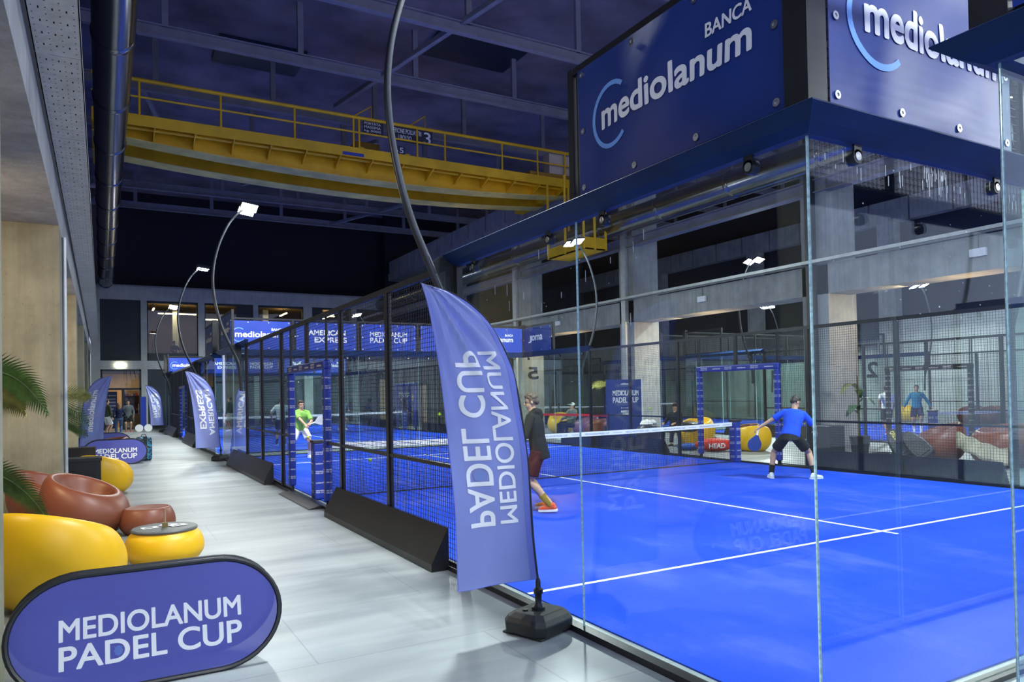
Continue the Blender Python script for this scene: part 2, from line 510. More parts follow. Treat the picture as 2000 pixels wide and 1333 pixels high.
for x0, x1, y0, y1, z in ((3.1, 5.3, 50.8, 50.9, 7.1), (2.75, 2.83, 49.4, 50.6, 7.25), (5.6, 6.9, 50.3, 50.4, 6.75), (7.0, 7.4, 50.3, 50.4, 6.75),
                          (10.6, 10.7, 49.4, 51.4, 7.25), (12.6, 13.4, 50.2, 50.3, 7.05), (13.7, 13.8, 49.4, 51.0, 7.25), (13.0, 14.3, 51.0, 51.1, 7.3)):
    k += 1
    o = MB().box(x0, x1, y0, y1, z, z+.06).build('tube_light', M_WARM)
    MB().tube(((x0+x1)/2, (y0+y1)/2, z+.05), ((x0+x1)/2, (y0+y1)/2, 7.7), .008, n=6).build('hanger', M_BLK, o)
    tag(o, 'warm tube light upstairs, %s' %
        ['longest one, in the second bay', 'short slanting one in the second bay', 'longer one in the third bay', 'short one at the right of the third bay',
         'slanting one in the fourth bay', 'lower one in the fifth bay', 'slanting one in the fifth bay', 'upper long one in the fifth bay'][k-1], 'light', 'warm linear lights upstairs')
area('warm_upper', (4, 51.5, 7.4), (4, 51.5, 4), 3, .3, 45, (1, .72, .4))
area('warm_upper2', (10.5, 51, 7.4), (10.5, 51, 4), 5, .3, 60, (1, .72, .4))
# ground floor of the back wall: shop front in the first bay, dark panels in the others
for x0, x1 in ((2.36, 5.16), (5.54, 8.39), (8.7, 11.54), (12.1, 14.75), (15.11, 17.2)):
    struct(MB().box(x0, x1, 48.6, 48.7, 0, 3.53).build('wall_back_panel', M_PANEL))
d = MB()
for a, c, e, f in ((-.07, .03, 0, 3.53), (1.93, 2.03, 0, 3.53), (-.07, 2.03, 3.45, 3.53), (-.07, 2.03, 2.32, 2.44), (1.0, 1.14, 0, 2.32), (-.07, .32, 0, 2.32), (1.14, 1.93, 0, .12)):
    d.box(a, c, 48.55, 48.65, e, f)
d = struct(d.build('door_1', M_PANEL))
MB().box(.03, 1.93, 48.59, 48.60, 2.44, 3.45).build('pane', M_PANE, d)
MB().box(1.14, 1.93, 48.59, 48.60, .12, 2.32).build('pane', M_PANE, d)
MB().tube((1.86, 48.5, .9), (1.86, 48.5, 1.5), .015).build('handle', M_STEEL, d)
M_SHOP = mat('shop_wall', (.30, .22, .15), .8, 0, .15, 2)
struct(MB().box(-.5, 2.4, 53, 53.1, 0, 3.5).box(2.3, 2.4, 49, 53, 0, 3.5).box(-.5, -.4, 49, 53, 0, 3.5).build('wall_shop', M_SHOP))
struct(MB().box(-.5, 2.4, 49, 53.1, 3.4, 3.5).build('ceiling_shop', M_DARK))
area('shop_light', (1.2, 50.8, 3.3), (1.2, 51.2, 0), 1.6, 1.6, 70, (1, .74, .42))
o = MB().box(.12, .78, 49.6, 49.66, .05, 2.25).build('shop_board', M_NAVY)
tag(o, 'tall navy price board standing inside the shop entrance', 'board')
t = MB()
for i in range(7): put(t, 'M'*(5+i % 3), .2+.02*i, .7, 1.95-.2*i, 2.05-.2*i, lambda u, v: (u, 49.595, v), 0, .0)
t.build('lettering', M_WHITE, o)
sh = thing('shop_shelf', 'lit shop shelf unit seen through the right leaf of the entrance', 'shelf', (1.55, 50.2, 0))
MB().box(-.45, .45, 0, .4, .0, .9).build('counter', mat('oak', (.45, .33, .2), .5), sh)
MB().box(-.45, .45, .35, .4, .9, 2.3).build('back_panel', M_BROWN, sh)
for z in (1.05, 1.5, 1.95): MB().box(-.45, .45, 0, .4, z, z+.03).build('shelf_board', M_BROWND, sh)
for i in range(14):
    x, z = -.4+.13*(i % 7), 1.08 if i < 7 else 1.98
    o = MB().box(1.55+x, 1.55+x+.09, 50.25, 50.4, z, z+.12+.1*random.random()).build('shop_box', mat('goods_%d' % (i % 4), [(.5, .05, .06), (.6, .35, .1), (.5, .4, .3), (.1, .12, .3)][i % 4], .5))
    tag(o, 'small boxed item on the shop shelf behind the glass door', 'box', 'goods on the shop shelf')
# exit sign and lintel box
o = MB().box(.7, 1.18, 48.38, 48.5, 3.68, 3.86).build('exit_sign', M_EXIT)
tag(o, 'lit rectangular emergency exit light above the shop entrance', 'exit sign')
# roof structure
for i, y in enumerate((14.9, 19.2, 23.4, 27.7, 32.0, 36.4, 40.8, 45.1)):
    b = MB().box(-.6, 34, y-.1, y+.1, 12.28, 12.32).box(-.6, 34, y-.015, y+.015, 12.3, 12.62).box(-.6, 34, y-.1, y+.1, 12.6, 12.64)
    for q in range(9): b.box(1.6+3.9*q, 1.78+3.9*q, y-.06, y+.06, 12.6, 14.3)
    struct(b.build('roof_beam', M_TRUSS))
def brace(p, q): struct(MB().tube(p, q, .11, n=4).build('roof_beam', M_TRUSS))
brace((7.6, 26.6, 12.45), (9.9, 16.5, 12.7)); brace((6.2, 38.5, 12.45), (10.2, 29.5, 12.45)); brace((3.2, 36.4, 12.45), (1.2, 27.7, 12.6))
brace((12.5, 45.1, 12.45), (15.8, 36.4, 12.45))
for j, (x0, x1, y0, y1) in enumerate(((3.6, 6.6, 26.6, 28.6), (10.2, 13.6, 22.0, 24.6), (3.0, 5.4, 38.0, 40.0), (9.5, 12.0, 37.5, 39.5))):
    fr = MB().box(x0, x1, y0, y1, 14.12, 14.32)
    struct(fr.build('window_%d' % (j+6), M_SKYL))
# ducts, cable trays
def duct(label, x, z, r, y0, y1, first):
    t = thing('ventilation_duct', label, 'duct', (x, y0, z), 0)
    L = y1-y0
    MB().path([(0, 0, 0), (0, L, 0)], r, 40).build('tube', M_GALV, t, True)
    y = first-y0
    while y < L:
        prof = [(r+.001, -.1), (r+.02, -.07), (r+.02, .07), (r+.001, .1)]
        MB().lathe(prof, 40, Matrix.Translation((0, y, 0)) @ Matrix.Rotation(-PI/2, 4, 'X')).build('collar', M_GALV, t, True)
        y += 3.25
    y = first-y0+1.6
    while y < L:
        MB().tube((0, y, r), (0, y, r+.6), .01, n=6).build('hanger', M_BLK, t); y += 3.25
    return t
duct('big shiny round duct running above the left columns', .24, 8.55, .36, 3.0, 48.3, 5.6)
duct('big shiny round duct running high along the right colonnade', 16.80, 7.97, .42, 4.0, 48.3, 6.2)
def tray(label, x0, x1, z, down):
    t = thing('cable_tray', label, 'cable tray', (x0, 3, z))
    w = x1-x0; y = 0.0
    M_TR = M_TRAY
    b = MB(); h = MB()
    while y < 45:
        b.box(0, w, y+.006, y+2.49, 0, .012)
        if y < 22:
            for i in range(int(w/.05)):
                for j in range(20):
                    if (i % 2 == 0) or (j % 2 == 0):
                        h.add([(.03+i*.05+dx, y+.1+j*.12+dy, -.002) for dx, dy in ((0, 0), (.012, 0), (.012, .04 if i % 2 else .012), (0, .04 if i % 2 else .012))], [(0, 1, 2, 3)])
        y += 2.5
    b.build('sheet', M_TR, t)
    h.build('perforation', M_HOLE, t)
    MB().box(0, .01, 0, 45, 0, .1).build('flange', M_TR, t); MB().box(w-.01, w, 0, 45, 0, .1).build('flange', M_TR, t)
    return t
tray('perforated zinc cable tray above the left beam', -.52, -.14, 4.97, True)
tray('perforated zinc cable tray along the top of the right beam', 17.12, 17.4, 5.15, True)
t = thing('conduit', 'thin steel conduit on the far corner of the left column beside the armchairs', 'pipe', (-.52, 13.93, 0))
MB().tube((0, 0, 0), (0, 0, 4.4), .03).build('pipe', M_TRAY, t)
for i, y in enumerate((13.55, 21.95, 30.35)):
    o = MB().box(17.23, 17.395, y, y+.24, 0, 9.6).build('downpipe', mat('dark_downpipe', (.035, .04, .045), .4, 0) if i == 0 else M_TRAY)
    tag(o, ['dark square downpipe on the column behind the blue-shirted player', 'pale downpipe on the column beside the roll-up sign', 'pale downpipe on the column with the reversed 5'][i], 'pipe')
for i, (y, l) in enumerate(((26.8, 'white emergency light box on the right beam by the far corner banner'), (18.0, 'white emergency light box on the right beam over the blue gate'), (9.2, 'white emergency light box on the right beam at far right'))):
    t = thing('emergency_light', l, 'light', (17.38, y, 4.72), 0, 'emergency lights on the right beam')
    MB().box(-.08, 0, -.18, .18, -.09, .09).build('housing', M_WHITE, t)
    MB().tube((-.02, 0, .09), (-.02, 0, .42), .012, n=6).build('cable_pipe', M_GRY, t)
# numbers painted on the concrete (mirrored as seen)
t = MB(); put(t, '5', 18.25, 17.75, 2.35, 2.95, lambda u, v: (u, 30.09, v), 0, .05)
o = t.build('painted_number', M_HOLE); tag(o, 'black reversed number 5 painted on the column by the far corner', 'number')
t = MB(); put(t, '2', 23.0, 23.63, 2.15, 2.95, lambda u, v: (33.98, u, v), 0, .04)
o = t.build('painted_number', M_HOLE); tag(o, 'black reversed number 2 painted on the pale wall of the second hall', 'number')
# warm wash under the right beam and in the side aisle
for y in (13.2, 21.65, 30.1, 38.5):
    area('aisle_wash', (18.1, y-1.9, 4.2), (18.05, y, 1.3), .5, .8, 48, (1, .68, .36))
    area('soffit_wash', (17.9, y-3.5, 3.3), (17.9, y-3.4, 4.4), .15, .15, 14, (1, .62, .3))
area('column_wash', (-2.6, 9.6, 3.6), (-1.1, 13.0, 1.2), .3, .3, 60, (1, .72, .42))
area('column_wash2', (-2.6, 18.4, 3.6), (-1.1, 21.4, 1.2), .3, .3, 70, (1, .72, .42))
area('seat_wash', (-2.4, 6.9, 4.2), (0, 8.5, .3), .3, .3, 40, (1, .8, .55))
t = thing('spotlight', 'small black ceiling spotlight in the left side aisle', 'spotlight', (-1.62, 11.6, 4.9))
MB().tube((0, 0, 0), (0, 0, -.18), .012).build('stem', M_BLK, t)
MB().lathe([(.03, .08), (.045, -.06), (.04, -.07)], 12, Matrix.Translation((0, 0, -.24))).build('head', M_BLK, t)
MB().lathe([(0, 0), (.038, 0)], 12, Matrix.Translation((0, 0, -.312))).build('lens', M_WARM, t)

# ================================================================== overhead crane
cr = thing('bridge_crane', 'yellow overhead bridge crane spanning the hall high up', 'crane', (8.5, 26, 10))
def zb(x): return 9.93-.42*(1-((x-8.5)/8.8)**2)
def girder(y0, y1, name):
    b = MB(); xs = [-.2+17.2*i/24 for i in range(25)]
    poly = [(x, zb(x)) for x in xs]+[(17.0, 10.35), (-.2, 10.35)]
    b.prism([(p[0]-8.5, p[1]-10) for p in poly], y0+.08-26, y1-.08-26, lambda u, v, d: (u, d, v))
    g = b.build(name, M_YEL, cr)
    fl = MB(); pts = [(x-8.5, zb(x)-10) for x in xs]
    poly = pts+[(a, c-.025) for a, c in reversed(pts)]
    fl.prism(poly, y0-.05-26, y1+.05-26, lambda u, v, d: (u, d, v))
    fl.build('flange', M_YELD, g)
    return g
g1 = girder(25.35, 25.95, 'girder'); girder(27.3, 27.9, 'girder')
MB().box(-8.7, 8.6, -1.4, -.6, .28, .31).build('walkway', M_YEL, cr)
MB().box(-8.7, 8.6, -1.42, -1.39, .0, .34).build('fascia', M_YEL, cr)
for i in range(15):
    x = -8.2+1.15*i
    MB().prism([(-1.39, .02), (-.6, -.25), (-.57, -.25), (-.57, .28), (-1.39, .28)], x, x+.03, lambda u, v, d: (d, u, v)).build('bracket', M_YEL, cr)
MB().path([(-8.4, -1.0, .05), (8.0, -1.0, .05)], .05, 8).build('pipe_run', M_YEL, cr)
hr = MB().path([(-8.7, -1.4, 1.40), (8.6, -1.4, 1.40)], .06, 8).path([(-8.7, -1.4, .88), (8.6, -1.4, .88)], .032, 6)
hrail = hr.build('handrail', M_YEL, cr, True)
for px in (-7.45, -5.15, -2.85, -.85, -.65, 1.5, 2.6, 5.0, 6.6, 7.9):
    MB().tube((px, -1.4, .3), (px, -1.4, 1.44), .036, n=6).build('post', M_YEL, cr)
for x in (-.85, 1.2):
    MB().path([(x, -1.35, 1.42), (x+.75, -1.1, 2.0), (x+.75, -1.1, 1.35)], .024, 6).build('ladder_rail', M_YEL, cr)
for x in (-8.5, 8.35):
    MB().box(x-.2, x+.2, -1.3, 3.2, -.02, .42).build('end_carriage', M_YEL, cr)
tr = MB().box(-.5, 1.7, -.4, 1.6, .42, .6).box(-.4, .5, -.2, 1.2, .6, 1.0).build('trolley', mat('crane_rust_yellow', (.40, .22, .02), .6), cr)
for x in (-.3, 1.45): MB().lathe([(.0, -.06), (.2, -.06), (.2, .06), (.0, .06)], 16, Matrix.Translation((x, -.5, .5)) @ Matrix.Rotation(PI/2, 4, 'X')).build('wheel', M_YEL, tr)
M_SIGN = mat('crane_sign_black', (.02, .022, .05), .5)
def csign(name, x0, x1, z0, z1, lines):
    s = MB().box(x0, x1, -1.36, -1.34, z0, z1).build(name, M_SIGN, cr)
    t = MB()
    for (txt, a, c, d, e) in lines: put(t, txt, a, c, d, e, lambda u, v: (u, -1.366, v), 0, .015)
    t.build('lettering', M_WHITE, s)
csign('maker_plate', .48, 2.12, .82, 1.36, [('OFFICINE POLLASTRI', .52, 1.68, 1.12, 1.29), ('UBOLDO', .8, 1.3, .88, 1.06), ('3', 1.78, 2.05, .86, 1.3)])
csign('load_plate', -.5, .25, .92, 1.36, [('PORTATA', -.45, .15, 1.23, 1.32), ('MASSIMA', -.45, .15, 1.10, 1.19), ('kg 5000', -.45, .15, .96, 1.06)])
csign('ton_plate', .55, 1.05, .36, .64, [('Ton', .6, .78, .42, .52), ('5', .84, .99, .40, .60)])
p = MB().box(-1.25, -.5, -1.432, -1.425, .03, .14).build('tag_plate', mat('crane_blue_plate', (.02, .06, .4), .5), cr)
cb = MB().box(7.25, 7.95, -1.25, -.8, .55, 1.35).box(8.0, 8.6, -1.25, -.8, .55, 1.33).build('control_cabinet', mat('cabinet_beige', (.62, .55, .42), .5, 0, .06), cr)
MB().box(6.3, 8.5, -1.3, -.8, .36, .52).build('drive_motor', mat('crane_rust_yellow', (.4, .22, .02), .6), cr)
# operator's cage hanging below
cg = MB()
X0, X1, Y0, Y1, Z0, Z1 = 7.0, 8.0, -3.9, -1.45, -3.0, -1.3
cg.box(X0, X1, Y0, Y1, Z0, Z0+.05).box(X0, X0+.04, Y0, Y1, Z0, Z0+.42).box(X0, X1, Y0, Y0+.04, Z0, Z0+.45)
cage = cg.build('operator_cage', M_YEL, cr)
for x, y in ((X0, Y0), (X1, Y0), (X0, Y1), (X1, Y1), ((X0+X1)/2, Y0), (X0, (Y0+Y1)/2)):
    MB().tube((x, y, Z0), (x, y, Z1+1.35), .05, n=6).build('cage_post', M_YEL, cage)
MB().path([(X0, Y0, Z1), (X1, Y0, Z1), (X1, Y1, Z1), (X0, Y1, Z1)], .035, 6, closed=True).build('cage_rail', M_YEL, cage)
# ================================================================== padel courts
WP = {}
def wires(L, H, pitch=.05, t=.0042):
    """welded wire panel in the x-z plane, one shared mesh per size"""
    key = (round(L, 3), round(H, 3), pitch)
    if key not in WP:
        b = MB(); h = t/2
        n = int(round(L/pitch)); k = int(round(H/pitch))
        for i in range(1, n): b.box(i*L/n-h, i*L/n+h, -h, h, 0, H)
        for j in range(1, k): b.box(0, L, -h-t, h-t, j*H/k-h, j*H/k+h)
        for a, c, d, e in ((0, .02, 0, H), (L-.02, L, 0, H), (0, L, 0, .02), (0, L, H-.02, H)): b.box(a, c, -.01, .01, d, e)
        me = bpy.data.meshes.new('mesh_panel'); me.from_pydata(b.v, [], b.f); me.materials.append(M_WIRE)
        WP[key] = me
    return WP[key]
PANE = {}
def pane_mesh(L, H):
    if (L, H) not in PANE:
        b = MB(); g = .004
        x0, x1, y0, y1, z0, z1 = g, L-g, -.006, .006, 0, H
        vs = [(x, y, z) for z in (z0, z1) for y in (y0, y1) for x in (x0, x1)]
        b.add(vs, [(0, 1, 5, 4), (2, 6, 7, 3)], 0)
        b.add(vs, [(0, 4, 6, 2), (1, 3, 7, 5), (4, 5, 7, 6), (0, 2, 3, 1)], 1)
        PANE[(L, H)] = b.mesh('glass_pane', [M_GLASS, M_EDGE])
    return PANE[(L, H)]
def kid(name, me, parent, loc, rz=0):
    o = bpy.data.objects.new(name, me); COL.objects.link(o)
    o.parent = parent; o.location = loc; o.rotation_euler = (0, 0, rz)
    return o
VP = [(-.035, 2.97), (.03, 2.965), (.10, 3.0), (.17, 3.055), (.17, 3.062), (.02, 3.135), (-.05, 3.135)]   # folded visor: (outward, z)
G0, G1 = 8.84, 11.26      # gate opening along the side
enc = thing('court_enclosure', 'glass and black mesh enclosure of the near court with the player in a black hoodie', 'court enclosure', (3.0, 2.38, 0), 0, 'padel court enclosures')
HZ = PI/2
for sx, rz in ((0, HZ), (10, HZ)):
    for y in (0, 2, 16, 18): kid('glass_pane', pane_mesh(2, 2.97), enc, (sx, y, .03), rz)
for sy in (0, 20):
    for i in range(5): kid('glass_pane', pane_mesh(2, 2.97), enc, (2*i, sy, .03))
for sx in (0, 10):
    out = (-1 if sx == 0 else 1)
    for y in (4.03, 6.04, 8.04, 12.04, 14.04, 15.97):
        MB().box(-.03, .03, -.04, .04, .0, 3.0).build('post', M_BLK, enc, loc=(sx, y, 0))
    MB().box(-.03, .03, -.04, .04, 2.25, 3.0).build('post', M_BLK, enc, loc=(sx, 10.05, 0))
    for y in (G0, G1): MB().box(-.025, .025, -.03, .03, 0, 2.3).build('gate_post', M_BLK, enc, loc=(sx, y, 0))
    for y, L in ((4.07, 1.93), (6.08, 1.92), (8.08, .73), (G1+.03, .71), (12.08, 1.92), (14.08, 1.85)):
        kid('mesh_panel', wires(L, 2.93), enc, (sx, y, .05), HZ)
    kid('mesh_panel', wires(1.2, .7), enc, (sx, G0, 2.28), HZ); kid('mesh_panel', wires(1.16, .7), enc, (sx, 10.09, 2.28), HZ)
    MB().box(sx-.025, sx+.025, 4.05, 15.95, 2.96, 3.03).build('top_rail', M_BLK, enc)
    MB().box(sx-.022, sx+.022, 4.05, G0, 1.0, 1.035).build('mid_rail', M_BLK, enc); MB().box(sx-.022, sx+.022, G1, 15.95, 1.0, 1.035).build('mid_rail', M_BLK, enc)
    for y0, y1, m0, m1 in ((0, 4.02, -1, 0), (15.98, 20, 0, 1)):
        MB().prism(VP, 0, 1, lambda u, v, d: (sx+out*u, y1+m1*u if d else y0+m0*u, v)).build('top_beam', M_VIS, enc)
    for y0 in (0, 18):
        kid('mesh_panel', wires(1.9, .9), enc, (sx, y0+.05, 3.13), HZ)
        MB().box(sx-.025, sx+.025, y0, y0+2, 4.02, 4.07).build('top_rail', M_BLK, enc)
    for y in (2.0, 18.0): MB().box(-.03, .03, -.03, .03, 3.0, 4.07).build('upper_post', M_BLK, enc, loc=(sx, y, 0))
    for y in (0, 20): MB().box(-.07, .07, -.07, .07, 3.0, 4.12).build('corner_post', M_BLK, enc, loc=(sx, y, 0))
    MB().box(sx-.06*(1 if out < 0 else .4), sx+.06*(.4 if out < 0 else 1), -.06, 20.06, 0, .045).build('base_rail', M_BLK, enc)
for sy in (0, 20):
    out = -1 if sy == 0 else 1
    MB().prism(VP, 0, 1, lambda u, v, d: (10+u if d else -u, sy+out*u, v)).build('top_beam', M_VIS, enc)
    for i in range(5): kid('mesh_panel', wires(1.96, .9), enc, (2*i+.02, sy, 3.13))
    for i in range(1, 5): MB().box(-.03, .03, -.03, .03, 3.0, 4.07).build('upper_post', M_BLK, enc, loc=(2*i, sy, 0))
    MB().box(0, 10, sy-.025, sy+.025, 4.02, 4.07).build('top_rail', M_BLK, enc)
    MB().box(-.06, 10.06, sy-.04, sy+.04, 0, .03).build('base_rail', M_BLK, enc)
def clamp(x, y, rz):
    Mx = Matrix.Translation((x, y, 2.905)) @ Matrix.Rotation(rz, 4, 'Z') @ Matrix.Rotation(PI/2, 4, 'X')
    b = MB().lathe([(0, .03), (.036, .03), (.04, .022), (.04, -.022), (0, -.022)], 16, Mx, 0)
    b.lathe([(.024, .032), (.019, .034), (.013, .032)], 16, Mx, 1)
    Mb = Matrix.Translation((x, y, 2.905)) @ Matrix.Rotation(rz, 4, 'Z')
    b.box(-.03, .03, -.03, -.018, 0, .08, 0, Mb)
    b.build('glass_clamp', [M_BLK, M_STEEL], enc, True)
for y in (.35, 1.65, 2.35, 3.65): clamp(0, y, -HZ)
for x in (.35, 1.65, 2.35, 3.65, 4.35, 5.65): clamp(x, 0, 0)
for y in (16.35, 17.65, 18.35, 19.65): clamp(10, y, -HZ)
for i in range(5): clamp(2*i+.35, 20, 0); clamp(2*i+1.65, 20, 0)
# dried drips and scuffs on the near panes
M_DRIP, nt_, p_ = nodes('dried_drips')
t_ = nt_.nodes.new('ShaderNodeBsdfTransparent'); x_ = nt_.nodes.new('ShaderNodeMixShader'); x_.inputs[0].default_value = .3
p_.inputs['Base Color'].default_value = (.8, .85, .9, 1)
link(nt_, t_.outputs[0], x_.inputs[1]); link(nt_, p_.outputs[0], x_.inputs[2]); link(nt_, x_.outputs[0], nt_.nodes['Material Output'].inputs[0])
rg = random.Random(5)
b = MB()
for i in range(46):
    if i < 24: x, z, L = .95+.22*rg.random(), 2.955-.05*rg.random(), .03+.14*rg.random()**2
    else: x, z, L = .1+1.8*rg.random(), 2.96-.12*rg.random(), .02+.05*rg.random()
    q = .0012+.0012*rg.random()
    b.box(x-q, x+q, -.0085, -.0062, z-L, z)
for i in range(40):
    x, z, q = .1+1.8*rg.random(), 1.9+1.0*rg.random(), .0015+.003*rg.random()
    b.box(x-q, x+q, -.0085, -.0062, z-q*2, z)
b.build('dried_drips', M_DRIP, enc)['kind'] = 'stuff'
b = MB()
for i in range(60):
    y, z, q = 1.2+2.6*rg.random(), 2.2+.72*rg.random(), .0012+.003*rg.random()
    L = q*2 if i > 20 else .03+.07*rg.random()
    b.box(-.0085, -.0062, y-q, y+q, z-L, z)
b.build('dried_drips', M_DRIP, enc)['kind'] = 'stuff'
ENC = [(enc, 3.0, 2.38)]
ENC.append((dup(enc, (3.0, 23.9, 0), 0, 'glass and black mesh enclosure of the court behind the far banners', skip=('dried_drips',)), 3.0, 23.9))
ENC.append((dup(enc, (3.0, -18.5, 0), 0, 'glass corner and black visor of the enclosure at the right edge of the photo', skip=('dried_drips',)), 3.0, -18.5))
ENC.append((dup(enc, (20.6, 2.38, 0), 0, 'black mesh enclosure of the court in the second hall, right behind the player in blue', skip=('glass_clamp', 'dried_drips')), 20.6, 2.38))
ENC.append((dup(enc, (20.6, 23.9, 0), 0, 'black mesh enclosure in the far part of the second hall behind the roll-up sign', skip=('glass_clamp', 'dried_drips')), 20.6, 23.9))
CT = ['near court', 'court behind the far banners', 'court at the right edge', 'second hall court behind the player in blue', 'far second hall court']

# turf with lines
tf = thing('court_turf', 'blue turf of the near court under the player in a black hoodie', 'turf', (3.0, 2.38, 0), 0, 'blue padel turfs')
MB().box(.15, 9.9, .12, 19.88, 0, .012).build('turf', M_TURF, tf)
for y in (3.05, 16.95): MB().box(.15, 9.9, y-.025, y+.025, .012, .0145).build('service_line', M_LINE, tf)
MB().box(4.975, 5.025, 2.85, 17.15, .012, .0142).build('centre_line', M_LINE, tf)
for i, l in ((1, 'blue turf of the court behind the far banners'), (2, 'blue turf of the court at the right edge of the photo'), (3, 'blue turf of the second hall court under the walking men'), (4, 'blue turf of the far court in the second hall')):
    dup(tf, (ENC[i][1], ENC[i][2], 0), 0, l)

# net
M_NET = mat('black_net_cord', (.012, .014, .02), .8)
net = thing('court_net', 'padel net across the near court with printed white top band', 'net', (3.0, 12.38, 0), 0, 'padel nets')
b = MB(); x = .2
while x < 9.82: b.box(x-.0018, x+.0018, -.0018, .0018, .02, .86); x += .045
z = .03
while z < .86: b.box(.14, 9.86, -.0018, .0018, z-.0018, z+.0018); z += .045
b.build('netting', M_NET, net)
bd = MB().grid(lambda u, v: (.2+9.6*u, -.008, .90-.05*(1-(2*u-1)**2)+(v-.5)*.09), 24, 1).grid(lambda u, v: (.2+9.6*u, .008, .90-.05*(1-(2*u-1)**2)+(v-.5)*.09), 24, 1)
bd = bd.build('top_band', M_WHITE, net)
t = MB()
for i in range(9):
    x0 = .35+1.05*i
    put(t, 'MEDIOLANUM PADEL CUP', x0, x0+.62, -.02, .014, lambda u, v: (u, -.0095, .90-.05*(1-(2*(u-.2)/9.6-1)**2)+v), 0, .01)
    put(t, 'mediolanum', x0+.72, x0+.95, -.012, .012, lambda u, v: (u, -.0095, .90-.05*(1-(2*(u-.2)/9.6-1)**2)+v), 0, .01)
t.build('lettering', M_NAVY, bd)
def pad_text(p, face, w, z0, z1, step=.32, mt=None):
    t = MB(); z = z0; i = 0
    while z < z1:
        if i % 2 == 0:
            put(t, 'MEDIOLANUM', -w*.36, w*.36, z+.032, z+.052, face, 0, 0); put(t, 'PADEL CUP', -w*.36, w*.36, z, z+.022, face, 0, 0)
        else: put(t, 'mediolanum', -w*.36, w*.36, z, z+.026, face, 0, 0)
        z += step/2; i += 1
    return t.build('lettering', M_WHITE, p)
for s, x in ((-1, .14), (1, 9.86)):
    p = MB().box(x-.09, x+.09, -.11, .11, .012, .96).build('post', M_PAD, net); bevel(p, .03, 3)
    MB().box(x-.095, x+.095, -.115, .115, .955, 1.0).build('post_cap', M_BPAD, p)
    pad_text(p, lambda u, v: (x+u, -.1125, v), .17, .12, .9)
    pad_text(p, lambda u, v: (x-.0925, -u, v), .2, .12, .9)
MB().tube((.2, 0, .03), (9.8, 0, .03), .012, n=6).build('bottom_cord', M_BPAD, net)
for i, l in ((1, 'padel net of the court behind the far banners'), (3, 'padel net of the second hall court near the man in teal'), (4, 'padel net of the far second hall court')):
    n2 = dup(net, (ENC[i][1], ENC[i][2]+10, 0), 0, l)

# padded gate frames
def gate(label, loc, pm, rz=0, text=True):
    g = thing('gate_frame', label, 'gate', loc, rz, 'padded gate frames')
    for y in (-1.21, 1.21):
        p = MB().box(-.06, .06, y-.06, y+.06, .12, 2.16).build('post_padding', pm, g); bevel(p, .025, 3)
        if text:
            pad_text(p, lambda u, v: (u, y-.063, v), .12, .25, 2.1)
            pad_text(p, lambda u, v: (-.063, y-u, v), .12, .25, 2.1)
            if loc[0] > 10: pass
    p = MB().box(-.065, .065, -1.28, 1.28, 2.15, 2.29).build('header_padding', pm, g); bevel(p, .03, 3)
    if text:
        t = MB()
        for i in range(6):
            y = -1.1+.4*i
            if i % 2: put(t, 'mediolanum', y, y+.26, 2.2, 2.235, lambda u, v: (-.068, -u, v), 0, .03)
            else:
                put(t, 'MEDIOLANUM', y, y+.22, 2.225, 2.255, lambda u, v: (-.068, -u, v), 0, .02); put(t, 'PADEL CUP', y, y+.22, 2.185, 2.215, lambda u, v: (-.068, -u, v), 0, .02)
        t.build('lettering', M_WHITE, p)
    return g
gate('blue padded gate frame on the aisle side beside the near court net', (3.0, 12.43, 0), M_PAD)
gate('blue padded gate frame behind the player in blue', (13.0, 12.43, 0), M_PAD)
gate('blue padded gate frame of the far court, left of the flag reading AMERICAN EXPRESS', (3.0, 33.95, 0), M_PAD)
gate('blue padded gate frame across the far court in front of the photo booth', (13.0, 33.95, 0), M_PAD, 0, False)
gate('black padded gate frame of the second hall court around the man in teal', (20.6, 12.43, 0), M_BPAD)
gate('black padded gate frame of the far second hall court', (20.6, 33.95, 0), M_BPAD, 0, False)
rp = MB().prism([(-.28, .002), (-.07, .002), (-.07, .05), (-.10, .05), (-.26, .012)], -1.1, 1.1, lambda u, v, d: (3.0+u, 12.43+d, v)).build('threshold_ramp', M_RUB)
tag(rp, 'black rubber ramp at the foot of the blue padded gate on the aisle', 'ramp')

# ballast wedges along the mesh
WL = iter(['long black ballast wedge beside the front feather flag', 'black ballast wedge beyond the blue padded gate', 'black ballast wedge behind the AMERICAN EXPRESS flag', 'farthest black ballast wedge on the aisle',
           'black ballast wedge under the mesh on the far side, right of the player in blue', 'black ballast wedge on the far side under the roll-up sign', 'black ballast wedge on the far side of the far court, nearer half', 'black ballast wedge on the far side of the far court, farther half',
           'black ballast wedge of the second hall court, near half', 'black ballast wedge of the second hall court, far half'])
def wedge(x, y0, y1, out):
    t = thing('ballast_wedge', next(WL), 'ballast cover', (x, y0, 0), 0, 'black ballast wedges')
    w = MB().prism([(-.05, .002), (-.235, .002), (-.235, .075), (-.055, .415), (-.05, .415)], 0, y1-y0, lambda u, v, d: (-out*u, d, v)).build('cover', M_BLKM, t)
    return t
for X, Y, o_ in ((3.0, 2.38, -1), (3.0, 23.9, -1), (13.0, 2.38, 1), (13.0, 23.9, 1), (20.6, 2.38, -1)):
    wedge(X, Y+4.25, Y+8.2, o_); wedge(X, Y+12.7, Y+17.75, o_)

